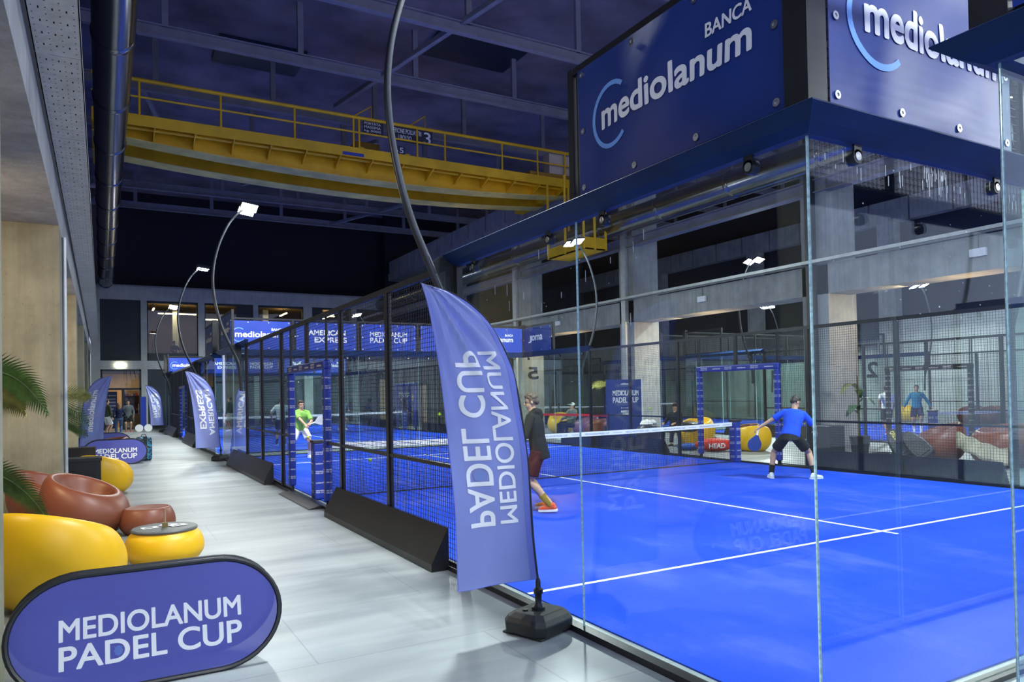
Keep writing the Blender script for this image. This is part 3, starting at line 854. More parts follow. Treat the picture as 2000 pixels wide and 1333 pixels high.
# floodlight poles
P = [(-.045, 1.9), (-.06, 2.3), (-.11, 2.6), (-.26, 2.95), (-.46, 3.42), (-.60, 3.95), (-.665, 4.5), (-.63, 5.0), (-.50, 5.5), (-.30, 5.95), (-.12, 6.20), (.04, 6.35)]
def spline(pts, k=5):
    out = []
    for i in range(len(pts)-1):
        p0 = pts[max(i-1, 0)]; p1 = pts[i]; p2 = pts[i+1]; p3 = pts[min(i+2, len(pts)-1)]
        for j in range(k):
            t = j/k
            out.append(tuple(.5*((2*b)+(-a+c)*t+(2*a-5*b+4*c-d)*t*t+(-a+3*b-3*c+d)*t**3) for a, b, c, d in zip(p0, p1, p2, p3)))
    return out+[tuple(pts[-1])]
def pole(label, loc, tilt):
    lp = thing('floodlight_pole', label, 'lamp post', loc, 0, 'curved floodlight poles')
    pp = spline([(x, 0, z) for x, z in P])
    MB().path(pp, [.042-.016*i/len(pp) for i in range(len(pp))], 12).build('pole', M_POLE, lp, True)
    gp = [(-.04, 2.42), (-.12, 2.62), (-.27, 2.90), (-.25, 3.0), (-.17, 3.06), (-.06, 3.06), (-.03, 3.02)]
    g = MB().prism(gp, -.012, .012, lambda u, v, d: (u, d, v), 0)
    for i in range(5):
        for j in range(5):
            u, v = -.22+.04*i, 2.99-.05*j
            if u > -.26+(3.0-v)*.45 and v > 2.5: g.add([(u+.009*math.cos(q*PI/4), -.0125, v+.009*math.sin(q*PI/4)) for q in range(8)], [tuple(range(8))], 1)
    g.build('bracket_plate', [M_BLK, M_HOLE], lp)
    for s in (-1, 1):
        Mh = Matrix.Translation((.16, s*.21, 6.38)) @ Matrix.Rotation(math.radians(8), 4, 'Y') @ Matrix.Rotation(tilt*math.radians(24), 4, 'X')
        hd = MB().box(-.2, .2, -.15, .15, .0, .06, 0, Mh).build('lamp_head', M_POLE, lp); bevel(hd, .015)
        MB().box(-.18, .18, -.13, .13, -.012, -.004, 0, Mh).build('led_panel', M_LAMP, hd)
    MB().path([(.02, 0, 6.35), (.16, 0, 6.42)], .02, 8).tube((.16, -.22, 6.44), (.16, .22, 6.44), .018).build('crossarm', M_POLE, lp, True)
    return lp
lpn = pole('front curved floodlight pole rising beside the feather flag and out of the photo', (3.0, 6.46, 0), 1)
lpf = pole('second curved floodlight pole on the aisle, lit below the crane', (3.0, 18.85, 0), -1)
LP = [(3.0, 28.1, 0, 'third curved floodlight pole on the aisle, in front of the upper windows'), (3.0, 40.6, 0, 'farthest curved floodlight pole on the aisle, smallest in view'),
      (13.0, 6.46, PI, 'curved floodlight pole on the far side at the right edge of the photo'), (13.0, 18.85, PI, 'curved floodlight pole on the far side in front of the yellow crane cage'), (13.0, 28.9, PI, 'curved floodlight pole of the far court beside the feather flag tip'), (13.0, 41.2, PI, 'farthest curved floodlight pole on the far side, over the AMERICAN EXPRESS banner'),
      (3.0, -2.6, 0, 'floodlight pole of the court at the right edge, behind the viewer'), (13.0, -2.6, PI, 'far floodlight pole of the court at the right edge'),
      (30.6, 18.6, PI, 'floodlight pole of the second hall with lamps right of the glass corner'), (30.6, 26.8, PI, 'floodlight pole of the second hall with lamps left of the glass corner'), (20.6, 18.85, 0, 'floodlight pole in the second hall just behind the colonnade')]
POLES = [(3.0, 6.46, 0), (3.0, 18.85, 0)]
for x, y, rz, l in LP:
    far_ = y in (18.85, 40.6, 41.2, 18.6, -2.6)
    dup(lpf if far_ == (rz == 0) else lpn, (x, y, -.42 if x > 30 else 0), rz, l); POLES.append((x, y, rz))
for x, y, rz in POLES:
    s = 1 if rz == 0 else -1
    area('floodlight', (x+s*.16, y, 6.27), (x+s*2.4, y, 0), .6, .4, FLOOD*(1.5 if x > 20 else 1.25 if y < 0 else 1), LCOL, math.radians(165))

# ---- banners tied above the glass
def banner(label, loc, rz, w, h, fm, draw, wr=.012, eyes=True, group='sponsor banners above the glass'):
    t = thing('sponsor_banner', label, 'banner', loc, rz, group)
    sd = random.random()*10
    def S(u, v, off=0.0):
        a, c = u/w, v/h
        e = min(1, 6*min(a, 1-a, c, 1-c)+.15)
        return (u, -off+wr*e*(math.sin(3.1*u+2.3*v+sd)+.6*math.sin(6.7*u-5.1*v+sd*2)), v)
    n = max(6, int(w/.08))
    b = MB().grid(lambda a, c: S(a*w, c*h), n, 10).grid(lambda a, c: S(a*w, c*h, -.003), n, 10)
    f = b.build('fabric', fm, t, True)
    m_ = MB(); draw(m_, w, h, lambda u, v: S(u, v, .004))
    if m_.v: m_.build('lettering', [M_WHITE, M_RING], f)
    if eyes:
        for u, v in [(.05+(w-.1)*i/3, q) for i in range(4) for q in (.045, h-.045)]+[(q, h/2) for q in (.05, w-.05)]:
            x, y, z = S(u, v, .004)
            MB().lathe([(.010, 0), (.022, 0), (.022, .004), (.010, .004), (.010, 0)], 12, Matrix.Translation((x, y, z)) @ Matrix.Rotation(PI/2, 4, 'X')).build('eyelet', M_STEEL, t)
    return t
def d_bank(m_, w, h, S, cuts=.12):
    W, H = w*.80, h*.50
    logo_bank(m_, w*.09, w*.09+W, h*.26, h*.26+H, S)
def d_amex(m_, w, h, S):
    put(m_, 'AMERICAN', w*.20, w*.82, h*.54, h*.74, S, 0, .05); put(m_, 'EXPRESS', w*.30, w*.84, h*.28, h*.48, S, 0, .05)
def d_cup(m_, w, h, S): logo_cup(m_, w*.16, w*.84, h*.30, h*.72, S, .025)
def d_none(m_, w, h, S): pass
def d_joma(m_, w, h, S):
    put(m_, 'J', w*.20, w*.32, h*.36, h*.66, S, 0, .05); put(m_, 'oma', w*.32, w*.70, h*.44, h*.66, S, 0, .05)
def d_wolf(m_, w, h, S):
    m_.add([S(w*a, h*c) for a, c in ((.36, .84), (.46, .72), (.5, .62), (.54, .72), (.64, .84), (.62, .62), (.55, .5), (.5, .56), (.45, .5), (.38, .62))],
           [(0, 1, 9), (1, 8, 9), (1, 2, 7, 8), (2, 3, 6, 7), (3, 5, 6), (3, 4, 5)], 0)
    put(m_, 'bullpadel', w*.30, w*.70, h*.2, h*.36, S, 0, .04)
banner('big navy bank banner over the glass on the aisle side of the near court corner', (2.945, 4.24, 3.12), -HZ, 1.78, .88, M_NAVY, d_bank)
banner('big navy bank banner over the end glass, partly hidden by the black visor at right', (3.11, 2.325, 3.13), 0, 1.66, .88, M_NAVY, lambda m_, w, h, S: logo_bank(m_, w*.08, w*.96, h*.26, h*.84, S, False))
banner('plain blue banner over the end glass at the right edge', (5.05, 2.325, 3.13), 0, 1.9, .88, M_BANR, d_none)
banner('blue banner end above the black visor in the top right corner', (2.945, 1.42, 3.13), -HZ, 1.8, .88, M_BANR, d_none)
far = [('mediolanum', d_bank), ('amex', d_amex), ('cup', d_cup), ('plain', d_none), ('bank', lambda m_, w, h, S: logo_bank(m_, w*.09, w*.80, h*.26, h*.76, S))]
fl1 = ['far end banner of the near court with the ringed bank logo, leftmost', 'far end banner of the near court reading AMERICAN EXPRESS', 'far end banner of the near court reading MEDIOLANUM PADEL CUP', 'plain blue far end banner half behind the feather flag', 'far end banner at the far corner reading BANCA mediolanum']
for i in range(5): banner(fl1[i], (3.08+2*i, 22.33, 3.14), 0, 1.84, .84, M_BANR, far[i][1], .006)
banner('blue banner reading Joma beside the far corner of the near court', (12.95, 22.30, 3.14), -HZ, 1.84, .84, M_NAVY, d_joma, .006)
banner('dark side banner with bank logo, the nearer of two above the AMERICAN EXPRESS flag', (2.945, 22.30, 3.14), -HZ, 1.84, .84, M_NAVY, d_bank, .006)
banner('dark side banner with bank logo, the farther of two above the AMERICAN EXPRESS flag', (2.945, 25.80, 3.14), -HZ, 1.84, .84, M_NAVY, d_bank, .006)
far2 = [('', d_bank), ('', d_amex), ('', d_cup), ('', d_wolf), ('', d_bank)]
fl2 = ['small far banner with the bank logo left of the AMERICAN EXPRESS flag', 'small far banner reading AMERICAN EXPRESS seen through glass', 'small far banner reading MEDIOLANUM PADEL CUP seen through the mesh', 'small far banner with a wolf head emblem above the gate', 'small far banner with the bank logo right of the padded gate']
for i in range(5): banner(fl2[i], (3.08+2*i, 43.85, 3.14), 0, 1.84, .84, M_BANR, far2[i][1], .006, False)
banner('small dark end banner at the far corner of the far court', (2.945, 43.8, 3.14), -HZ, 1.84, .84, M_NAVY, d_none, .006, False)
# ================================================================== aisle furniture
def gumball(label, loc, rz, m_, scale=1.0, tilt=.28, group='moulded round armchairs'):
    """local +x is the open front"""
    t = thing('round_armchair', label, 'armchair', loc, rz, group)
    k = scale
    prof = [(0, .0), (.20, .0), (.30, .02), (.40, .10), (.465, .22), (.485, .34), (.47, .46), (.43, .56), (.385, .612), (.345, .622), (.315, .60), (.285, .53), (.24, .43), (.17, .36), (.08, .335), (0, .33)]
    pr_ = spline(prof, 3)
    b = MB(); b.lathe([(max(0, r)*k, z*k) for r, z in pr_], 40)
    b.v = [(x, y, max(0, z*(1-tilt*x/(.485*k)))) for x, y, z in b.v]
    b.build('shell', m_, t, True)
    return t
gumball('big yellow round armchair right behind the front oval sign', (-.36, 7.45, 0), math.radians(50), M_PLY, 1.12)
gumball('terracotta round armchair with open seat, nearer of the two by the concrete column', (-.20, 11.0, 0), math.radians(-28), M_TER, 1.06, .30)
gumball('terracotta round armchair touching the concrete column', (-.68, 12.25, 0), math.radians(-20), M_TER, 1.02, .30)
gumball('yellow round armchair behind the black planter box', (.02, 15.6, 0), math.radians(50), M_PLY, 1.0)
gumball('terracotta round armchair between the two far oval signs', (.25, 24.2, 0), math.radians(200), M_TER, 1.0, .1)
tb = thing('side_table', 'low yellow round table with grey top beside the yellow armchair', 'table', (.56, 8.62, 0))
MB().lathe(spline([(0, 0.03), (.24, .03), (.32, .045), (.378, .12), (.385, .20), (.36, .29), (.31, .345), (.28, .352), (0, .352)], 3), 40).build('body', M_PLY, tb, True)
MB().lathe([(0, 0), (.30, 0), (.30, .034), (0, .034)], 32).build('foot', M_BLK, tb)
MB().lathe([(0, .352), (.315, .352), (.322, .362), (.322, .372), (.31, .384), (0, .384)], 40).build('top', M_GRY, tb, True)
df = thing('reed_diffuser', 'small brass reed diffuser on the yellow table', 'diffuser', (.56, 8.58, .3855), .3)
MB().box(-.022, .022, -.022, .022, 0, .05).build('bottle', mat('brass', (.35, .26, .10), .35, .8), df)
MB().tube((0, 0, .05), (0, 0, .20), .012).build('tube', mat('amber_glass', (.30, .20, .14), .25, 0), df)
for i, (dx, dy, rz, l) in enumerate(((-.14, .02, .2, 'printed card at the left on the yellow table'), (.04, .10, -.5, 'printed card behind the diffuser on the yellow table'), (.13, .0, .35, 'printed card at the right on the yellow table'))):
    o = MB().box(-.08, .08, -.055, .055, 0, .0015).build('card', M_WHITE, loc=(.56+dx, 8.62+dy, .3855+.002*i)); o.rotation_euler = (0, 0, rz)
    MB().box(-.05, .03, -.03, .03, .0016, .0020).build('print', M_GRY, o)
    tag(o, l, 'card', 'cards on the yellow table')
pf = thing('round_pouf', 'terracotta pouf behind the yellow table', 'pouf', (.50, 10.75, 0))
MB().lathe(spline([(0, 0), (.22, 0), (.29, .03), (.335, .12), (.325, .22), (.285, .31), (.26, .33), (.22, .325), (0, .31)], 3), 36).build('body', M_TER, pf, True)
o = thing('planter_box', 'black square planter box in front of the yellow armchair by the column', 'planter', (-.28, 14.75, 0))
MB().box(-.25, .25, -.25, .25, 0, .72).build('box', M_BLK, o); MB().box(-.265, .265, -.265, .265, .70, .75).build('rim', M_BLKM, o)
MB().box(-.23, .23, -.23, .23, .72, .752).build('soil', M_HOLE, o)
o = thing('rear_planter_box', 'second black box just behind the square planter', 'planter', (-.42, 16.6, 0))
MB().box(-.2, .3, -.2, .2, 0, .83).build('box', M_BLKM, o)

def frond(p0, heading, L, droop, lift, n=34, m_=M_LEAF, w=.34, name='frond', parent=None, twist=0):
    h = Vector((math.cos(heading), math.sin(heading), 0)); b = MB(); P = []
    for i in range(n+1):
        t = i/n
        P.append(Vector(p0)+h*(L*t*(1-.18*t))+Vector((0, 0, lift*t-droop*t*t)))
    b.path(P, [.010*(1-.8*i/n)+.002 for i in range(n+1)], 5)
    sd = h.cross(Vector((0, 0, 1)))
    for i in range(3, n):
        t = i/n
        T = (P[i+1]-P[i-1]).normalized(); U = sd.cross(T).normalized()
        S_ = sd*math.cos(twist)+U*math.sin(twist)
        ll = w*math.sin(PI*min(1, .12+t*.93))**.7+.03
        for s in (-1, 1):
            d = (S_*s*.78+T*.62+Vector((0, 0, -.18))+U*.12).normalized()
            c = T*.017
            q = [P[i]-c, P[i]+d*ll*.5-c*.9+U*.01, P[i]+d*ll+Vector((0, 0, -.04*t)), P[i]+d*ll*.5+c*.9+U*.01, P[i]+c]
            b.add(q, [(0, 1, 3, 4), (1, 2, 3)])
    return b.build(name, m_, parent)
pm = thing('potted_palm', 'potted palm with drooping green fronds behind the nearest column', 'plant', (-1.2, 8.3, 0))
MB().lathe([(.0, 0), (.2, 0), (.26, .5), (.24, .5), (0, .45)], 20).build('pot', M_BLKM, pm, True)
MB().path([(0, 0, .4), (.02, 0, 1.0), (.0, .02, 1.6)], [.05, .035, .02], 8).build('stem', mat('palm_stem', (.12, .10, .05), .8), pm, True)
for i, (a, L, dr, li, z) in enumerate(((-.1, .92, .95, .62, 1.93), (.5, .75, .75, .5, 1.85), (1.6, .9, .7, .7, 1.7), (2.8, .9, .7, .6, 1.7), (4.3, .7, .5, .6, 1.6), (-.35, 1.0, .75, .25, 1.1), (5.4, .7, .6, .5, 1.7))):
    frond((0, 0, z), a, L, dr, li, w=.24 if i in (0, 5) else .3, m_=M_LEAF if i != 1 else M_LEAFY, parent=pm, twist=(1.15 if i in (0, 5) else .5))
pm2 = thing('potted_palm', 'palm with leaves hanging in front of the left feather flag', 'plant', (-1.05, 18.6, 0))
MB().lathe([(.0, 0), (.2, 0), (.26, .5), (.24, .5), (0, .45)], 20).build('pot', M_BLKM, pm2, True)
for i, (a, L, dr, li, z) in enumerate(((.15, 1.05, .5, .55, 1.75), (.4, 1.05, .8, .4, 1.55), (-.1, .95, .6, .3, 1.25), (2.5, .8, .7, .6, 1.7))):
    frond((0, 0, z), a, L, dr, li, 22, M_LEAFY if i == 0 else M_LEAF, parent=pm2, twist=.9)
MB().path([(0, 0, .4), (0, 0, 1.7)], [.05, .02], 8).build('stem', MATS['palm_stem'], pm2, True)

# backpack
bp = thing('backpack', 'teal and black patterned racket backpack standing behind the oval signs', 'backpack', (1.02, 23.4, 0), .25)
def camo():
    m, nt, p = nodes('teal_camo')
    link(nt, ramp(nt, noise(nt, 9, 1), [(.46, (.02, .025, .035)), (.5, (.03, .24, .40)), (.58, (.03, .24, .40)), (.6, (.015, .05, .10))]), p.inputs['Base Color'])
    return m
b = MB().box(-.20, .20, -.13, .13, 0, .68).build('body', camo(), bp); bevel(b, .07, 4)
MB().box(-.045, .045, -.15, .15, .1, .69).build('strap', M_BLK, bp)
MB().path([(-.07, 0, .66), (-.05, 0, .74), (.05, 0, .74), (.07, 0, .66)], .012, 6).build('handle', M_BLK, bp)

# ---- oval pop-up signs
def popup(label, loc, rz=0, W=1.52, H=.665):
    t = thing('popup_sign', label, 'pop-up sign', loc, rz, 'oval pop-up signs')
    R = H/2; ln = math.radians(15)
    pts = []
    for i in range(21):
        a = -PI/2+PI*i/20; pts.append((W/2-R*1.15+R*1.15*math.cos(a), R+R*math.sin(a)))
    pts += [(-u, v) for u, v in reversed(pts)]
    for s, nm in ((-1, 'front_panel'), (1, 'rear_panel')):
        def S(u, v, off=0.0): return (u, s*(.20-v*math.tan(ln)*.9)+s*off, .012+v)
        b = MB().prism(pts, -.002, .002, lambda u, v, d: S(u, v, d))
        p = b.build(nm, M_POP, t)
        MB().path([S(u, v) for u, v in pts], .017, 8, closed=True).build('edge_binding', M_BLK, p, True)
        tm = MB()
        F = (lambda u, v: S(u, v, .0035)) if s < 0 else (lambda u, v: S(-u, v, .0035))
        logo_cup(tm, -.50, .515, .145, .43, F, .03)
        if s > 0: logo_cup(tm, -.50, .515, .145, .43, lambda u, v: S(-u, v, -.0035), .03)
        ring = lambda cx, cy, r, mi: tm.add([F(cx+r*.8*math.cos(q*PI/10), cy+r*math.sin(q*PI/10)) if True else 0 for q in range(20)], [tuple(range(20))], mi)
        F0 = F
        F = (lambda u, v: S(u, v, .0045)) if s < 0 else (lambda u, v: S(-u, v, .0045))
        ring(-.192, .213, .038, 1)
        F = (lambda u, v: S(u, v, .0055)) if s < 0 else (lambda u, v: S(-u, v, .0055))
        dots2d(tm, -.192, .213, .027, .034, .007, .0024, F, 2)
        tm.build('lettering', [M_WHITE, M_POP, M_RING], p)
    return t
popup('front oval sign reading MEDIOLANUM PADEL CUP at the bottom left corner', (.26, 5.22, 0))
popup('oval sign reading MEDIOLANUM PADEL CUP behind the black planter, in front of the backpack', (.30, 22.6, 0))
popup('farther oval sign half hidden behind the terracotta seat near the entrance', (.05, 27.2, 0))

# ---- feather flags
PR = [(.35, 0.0), (.68, -.035), (1.24, -.07), (1.76, -.145), (2.02, -.23), (2.24, -.37), (2.36, -.50), (2.43, -.64), (2.47, -.80), (2.485, -.88)]
PL = [(.42, -.64), (.92, -.65), (1.45, -.70), (1.98, -.77), (2.485, -.88)]
def ip(tab, z):
    if z <= tab[0][0]: return tab[0][1]
    for (a, c), (d, e) in zip(tab, tab[1:]):
        if z <= d: return c+(e-c)*(z-a)/(d-a)
    return tab[-1][1]
PRs = spline(PR, 6); PLs = spline(PL, 6)
def flag(label, loc, draw, mirror=1, ph=0.0):
    t = thing('feather_flag', label, 'flag', loc, 0, 'feather flags on rubber bases')
    z0, z1 = .375, 2.483
    def S(fr, z, off=0.0):
        xl, xr = ip(PLs, z), ip(PRs, z)
        x = xl+(xr-xl)*fr
        a = math.atan2(x+.88, 2.56-z)
        r = math.hypot(x+.88, 2.56-z)
        amp = .034*min(1, r/.5)*(1-.55*min(1, r/2))
        y = amp*(math.sin(30*a+ph)*.8+.5*math.sin(17*a+2.1+ph)+.5*math.sin(3.2*z+5*x+ph))*min(1, 4*(1-fr)+.1)
        y += .03*math.sin(1.6*z+ph)*(1-fr)
        return (mirror*x, y+off, z)
    zs = lambda k: z0+(z1-z0)*(1-(1-k)**1.5)
    b = MB()
    for off in (-.0015, .0015): b.grid(lambda u, v: S(u*.93, zs(v), off), 26, 54)
    fb = b.build('fabric', M_FLAG, t, True)
    sl = MB()
    for off in (-.0035, .0035): sl.grid(lambda u, v: S(.915+.085*u, zs(v), off), 3, 54)
    sl.build('sleeve', M_FLAGD, t, True)
    ed = MB(); ed.path([S(0, zs(i/40)) for i in range(41)], .004, 5).path([S(i/12, z0) for i in range(13)], .004, 5)
    ed.build('hem', M_FLAGD, t)
    tm = MB()
    for off in (-.006, .006): draw(tm, lambda fr, z: S(fr, z, off))
    tm.build('lettering', [M_WHITE, M_RING, M_FLAG], fb)
    pole = [(mirror*c, 0, a) for a, c in spline(PR, 5)]
    MB().path([(0, 0, .17)]+pole, [.012]+[.010-.006*i/len(pole) for i in range(len(pole))], 8).build('pole', M_BLK, t, True)
    MB().lathe([(0, .155), (.05, .155), (.05, .17), (.032, .175), (.024, .20), (.026, .26), (.034, .27), (.036, .30), (.02, .31), (.018, .36), (.012, .38), (0, .38)], 16).build('socket', M_BLK, t, True)
    bs = MB()
    def oc(w, d, c): return [(-w+c, -d), (w-c, -d), (w, -d+c), (w, d-c), (w-c, d), (-w+c, d), (-w, d-c), (-w, -d+c)]
    lay = [(oc(.21, .19, .06), .015), (oc(.215, .195, .06), .09), (oc(.19, .17, .05), .125), (oc(.15, .13, .04), .155)]
    vs = [(x, y, z) for o_, z in lay for x, y in o_]
    fs = [tuple(range(7, -1, -1)), tuple(range(24, 32))]+[(r*8+i, r*8+(i+1) % 8, r*8+8+(i+1) % 8, r*8+8+i) for r in range(3) for i in range(8)]
    bs.add(vs, fs)
    for x, y in ((-.15, -.13), (.15, -.13), (-.15, .13), (.15, .13)): bs.box(x-.05, x+.05, y-.05, y+.05, 0, .016)
    o = bs.build('base', M_RUB, t); o.rotation_euler = (0, 0, .35)
    bevel(o, .008, 2)
    MB().lathe([(0, .156), (.02, .156), (.02, .164), (0, .164)], 12, Matrix.Translation((-.1, .02, 0))).build('filler_cap', M_BLK, t)
    return t
def col(tm, s, f0, f1, za, zb_, S, mi=0, bold=.02, flip=1):
    """text running upwards between flag fractions f0..f1 (letter tops at f1)"""
    put(tm, s, 0, zb_-za, 0, 1, lambda u, v: S(f0+(f1-f0)*v, za+u), mi, bold, .06)
def fcup(tm, S):
    col(tm, 'MEDIOLANUM', .585, .82, .80, 2.03, S)
    col(tm, 'PADEL CUP', .20, .53, .79, 2.03, S)
    n = 18
    for r, mi, o in ((1.0, 2, 0),):
        tm.add([(lambda q: (q[0], q[1]-math.copysign(.002, 1) if S(.3, 1)[1] < S(.3, 1)[1]+1 else q[1], q[2]))(S(.37+.08*math.cos(2*PI*i/n), 1.155+.045*math.sin(2*PI*i/n))) for i in range(n)], [tuple(range(n))], mi)
    dots2d(tm, 0, 0, .04, .042, .012, .0038, lambda u, v: (lambda q: (q[0], q[1]-.004, q[2]))(S(.37+u*1.7, 1.155+v)), 1)
def famex(tm, S):
    col(tm, 'AMERICAN', .60, .84, .72, 1.98, S, 0, .05); col(tm, 'EXPRESS', .22, .50, .90, 1.98, S, 0, .05)
def fbank(tm, S):
    put(tm, 'mediolanum', 0, 1.25, 0, 1, lambda u, v: S(.46+.3*v, .80+u), 0, .04, .06)
    put(tm, 'BANCA', 0, .3, 0, 1, lambda u, v: S(.79+.08*v, 1.7+u), 0, .02, .06)
    ring2d(tm, 0, 0, .20, .175, 60, 330, lambda u, v: S(.55+v*1.55, .93+u), 1)
flag('large front feather flag reading MEDIOLANUM PADEL CUP in reverse beside the near court', (2.75, 4.60, 0), fcup, 1, .4)
flag('feather flag reading AMERICAN EXPRESS in reverse on the aisle', (2.86, 21.82, 0), famex, 1, 1.7)
flag('farthest feather flag on the aisle, small, near the shop entrance', (2.84, 42.8, 0), fcup, 1, 3.0)
flag('feather flag with the ringed bank logo at the left wall behind the palm', (-.62, 25.6, 0), fbank, -1, .9)

# lollipop barrier of blue and white by the far flag
t = thing('padded_barrier', 'blue padded gate leaf with two white round feet by the far flag', 'barrier', (1.95, 44.6, 0))
MB().box(-.14, .14, -.08, .08, .1, 1.9).build('panel', M_PAD, t)
for s in (-1, 1): MB().lathe([(0, -.04), (.2, -.04), (.2, .04), (0, .04)], 20, Matrix.Translation((s*.22, -.15, .2)) @ Matrix.Rotation(PI/2, 4, 'X')).build('foot_disc', M_WHITE, t)

# ================================================================== far side aisle
gumball('yellow egg-shaped armchair beside the far gate, behind the racket of the player in blue', (15.6, 14.35, 0), math.radians(60), M_PLY, 1.02, .15)
gumball('yellow armchair under the seated man in a cap', (15.9, 16.9, 0), math.radians(200), M_PLY, 1.2, .2)
gumball('dark terracotta armchair between the net post and the yellow egg armchair', (16.7, 15.6, 0), math.radians(180), M_TER, .95, .2)
gumball('terracotta armchair with the black racket bags leaning on it', (16.55, 9.75, 0), math.radians(140), M_TER, 1.15, .30)
gumball('terracotta armchair with the draped jacket at the right edge', (16.3, 8.25, 0), math.radians(160), M_TER, 1.3, .15)
gumball('yellow armchair behind the hooded player', (16.6, 25.6, 0), math.radians(240), M_PLY, 1.15, .28)
gumball('purple armchair in front of the seated person in patterned jacket', (16.2, 23.2, 0), math.radians(170), M_PUR, 1.1, .2)
gumball('orange armchair just left of the roll-up sign', (15.9, 22.0, 0), math.radians(180), M_TER, 1.0, .2)
gumball('yellow armchair by the pale wall of the second hall', (33.0, 20.9, 0), math.radians(180), M_PLY, 1.15, .1)
gumball('dark armchair behind the walking man in white', (33.0, 18.0, 0), math.radians(180), M_TER, 1.1, .2)
gumball('dark armchair at the wall behind the man in teal', (32.9, 17.1, 0), math.radians(180), M_TER, 1.1, .2)
ru = thing('roll_up_sign', 'navy sign board reading MEDIOLANUM PADEL CUP with its sponsor beside the far column', 'sign', (15.25, 19.6, 0), math.radians(-16))
MB().box(-.62, .62, -.06, .06, .0, 2.1).build('board', M_NAVY, ru)
MB().box(.60, .66, -.07, .07, 0, 2.12).build('edge', M_WHITE, ru)
t = MB(); F = lambda u, v: (u, -.063, v)
put(t, 'mediolanum', -.12, .14, 1.93, 1.99, F, 0, .03); put(t, 'MEDIOLANUM', -.42, .5, 1.56, 1.74, F); put(t, 'PADEL CUP', -.42, .5, 1.32, 1.51, F)
put(t, 'Sponsored by', -.14, .2, 1.12, 1.18, F, 0, .0); put(t, 'AMERICAN', -.15, .2, .99, 1.07, F, 0, .05); put(t, 'EXPRESS', -.08, .2, .89, .97, F, 0, .05)
t.build('lettering', M_WHITE, ru)
pb = thing('potted_palm', 'palm with yellow-green fronds showing over the roll-up sign', 'plant', (15.5, 20.6, 0))
MB().lathe([(.0, 0), (.25, 0), (.3, .5), (.27, .5), (0, .45)], 20).build('pot', M_BLKM, pb, True)
MB().path([(0, 0, .4), (0, 0, 1.9)], [.06, .03], 8).build('stem', MATS['palm_stem'], pb, True)
for a in range(8): frond((0, 0, 1.85), a*.8, .9, .55, .55, 22, M_LEAFY, parent=pb, twist=.5)
rb = thing('rubber_plant', 'tall potted plant with big round leaves above the player in blue', 'plant', (16.9, 12.0, 0))
MB().lathe([(.0, 0), (.2, 0), (.25, .45), (.22, .45), (0, .4)], 20).build('pot', M_BLKM, rb, True)
MB().path([(0, 0, .35), (.02, .02, 1.2), (0, .03, 2.0)], [.03, .02, .012], 8).build('stem', MATS['palm_stem'], rb, True)
for i, (a, z, L) in enumerate(((2.2, 1.95, .62), (2.8, 1.62, .5), (.5, 1.5, .4), (3.2, 1.1, .42), (5, 1.3, .4), (1.5, 1.0, .4))):
    d = Vector((math.cos(a), math.sin(a), .25)); s = Vector((-math.sin(a), math.cos(a), 0))
    b = MB().grid(lambda u, v: Vector((0, 0, z))+d*(L*u)+s*(.45*L*math.sin(PI*min(1, u*.96+.02))**.8*(v-.5))*1.5+Vector((0, 0, .35*L*math.sin(PI*u)-.45*L*u*u)), 10, 6)
    b.build('leaf', M_LEAF if i != 1 else M_LEAFY, rb, True)
def lump(name, label, cat, loc, size, m_, rz=0, extra=None, group=None):
    t = thing(name, label, cat, loc, rz, group)
    sx, sy, sz = size
    b = MB().ball((0, 0, sz*.5), (sx, sy, sz*.52), 24)
    b.v = [(x*(1+.08*math.sin(7*y+5*z)), y*(1+.1*math.sin(6*x+9*z)), max(0, z)) for x, y, z in b.v]
    b.build('body', m_, t, True)
    if extra: extra(t)
    return t
M_RED = mat('red_bag_fabric', (.62, .03, .015), .5, 0, .15, 20)
M_BBAG = mat('blue_bag_fabric', (.01, .08, .45), .5)
def redx(t):
    tm = MB(); put(tm, 'HEAD', -.2, .24, .10, .24, lambda u, v: (u, -.262*math.sqrt(max(.05, 1-(u/.54)**2-((v-.18)/.19)**2))-.02, v), 0, .05, .03); tm.build('lettering', M_WHITE, t)
    MB().path([(-.1, 0, .33), (0, 0, .40), (.1, 0, .33)], .012, 6).build('handle', M_BLK, t)
lump('racket_bag', 'red racket bag lying in front of the yellow armchair near the net post', 'bag', (14.75, 14.95, 0), (.52, .26, .36), M_RED, -.6, redx)
lump('racket_bag', 'small blue bag lying beside the red racket bag', 'bag', (14.5, 15.7, 0), (.34, .2, .2), M_BBAG, -.5)
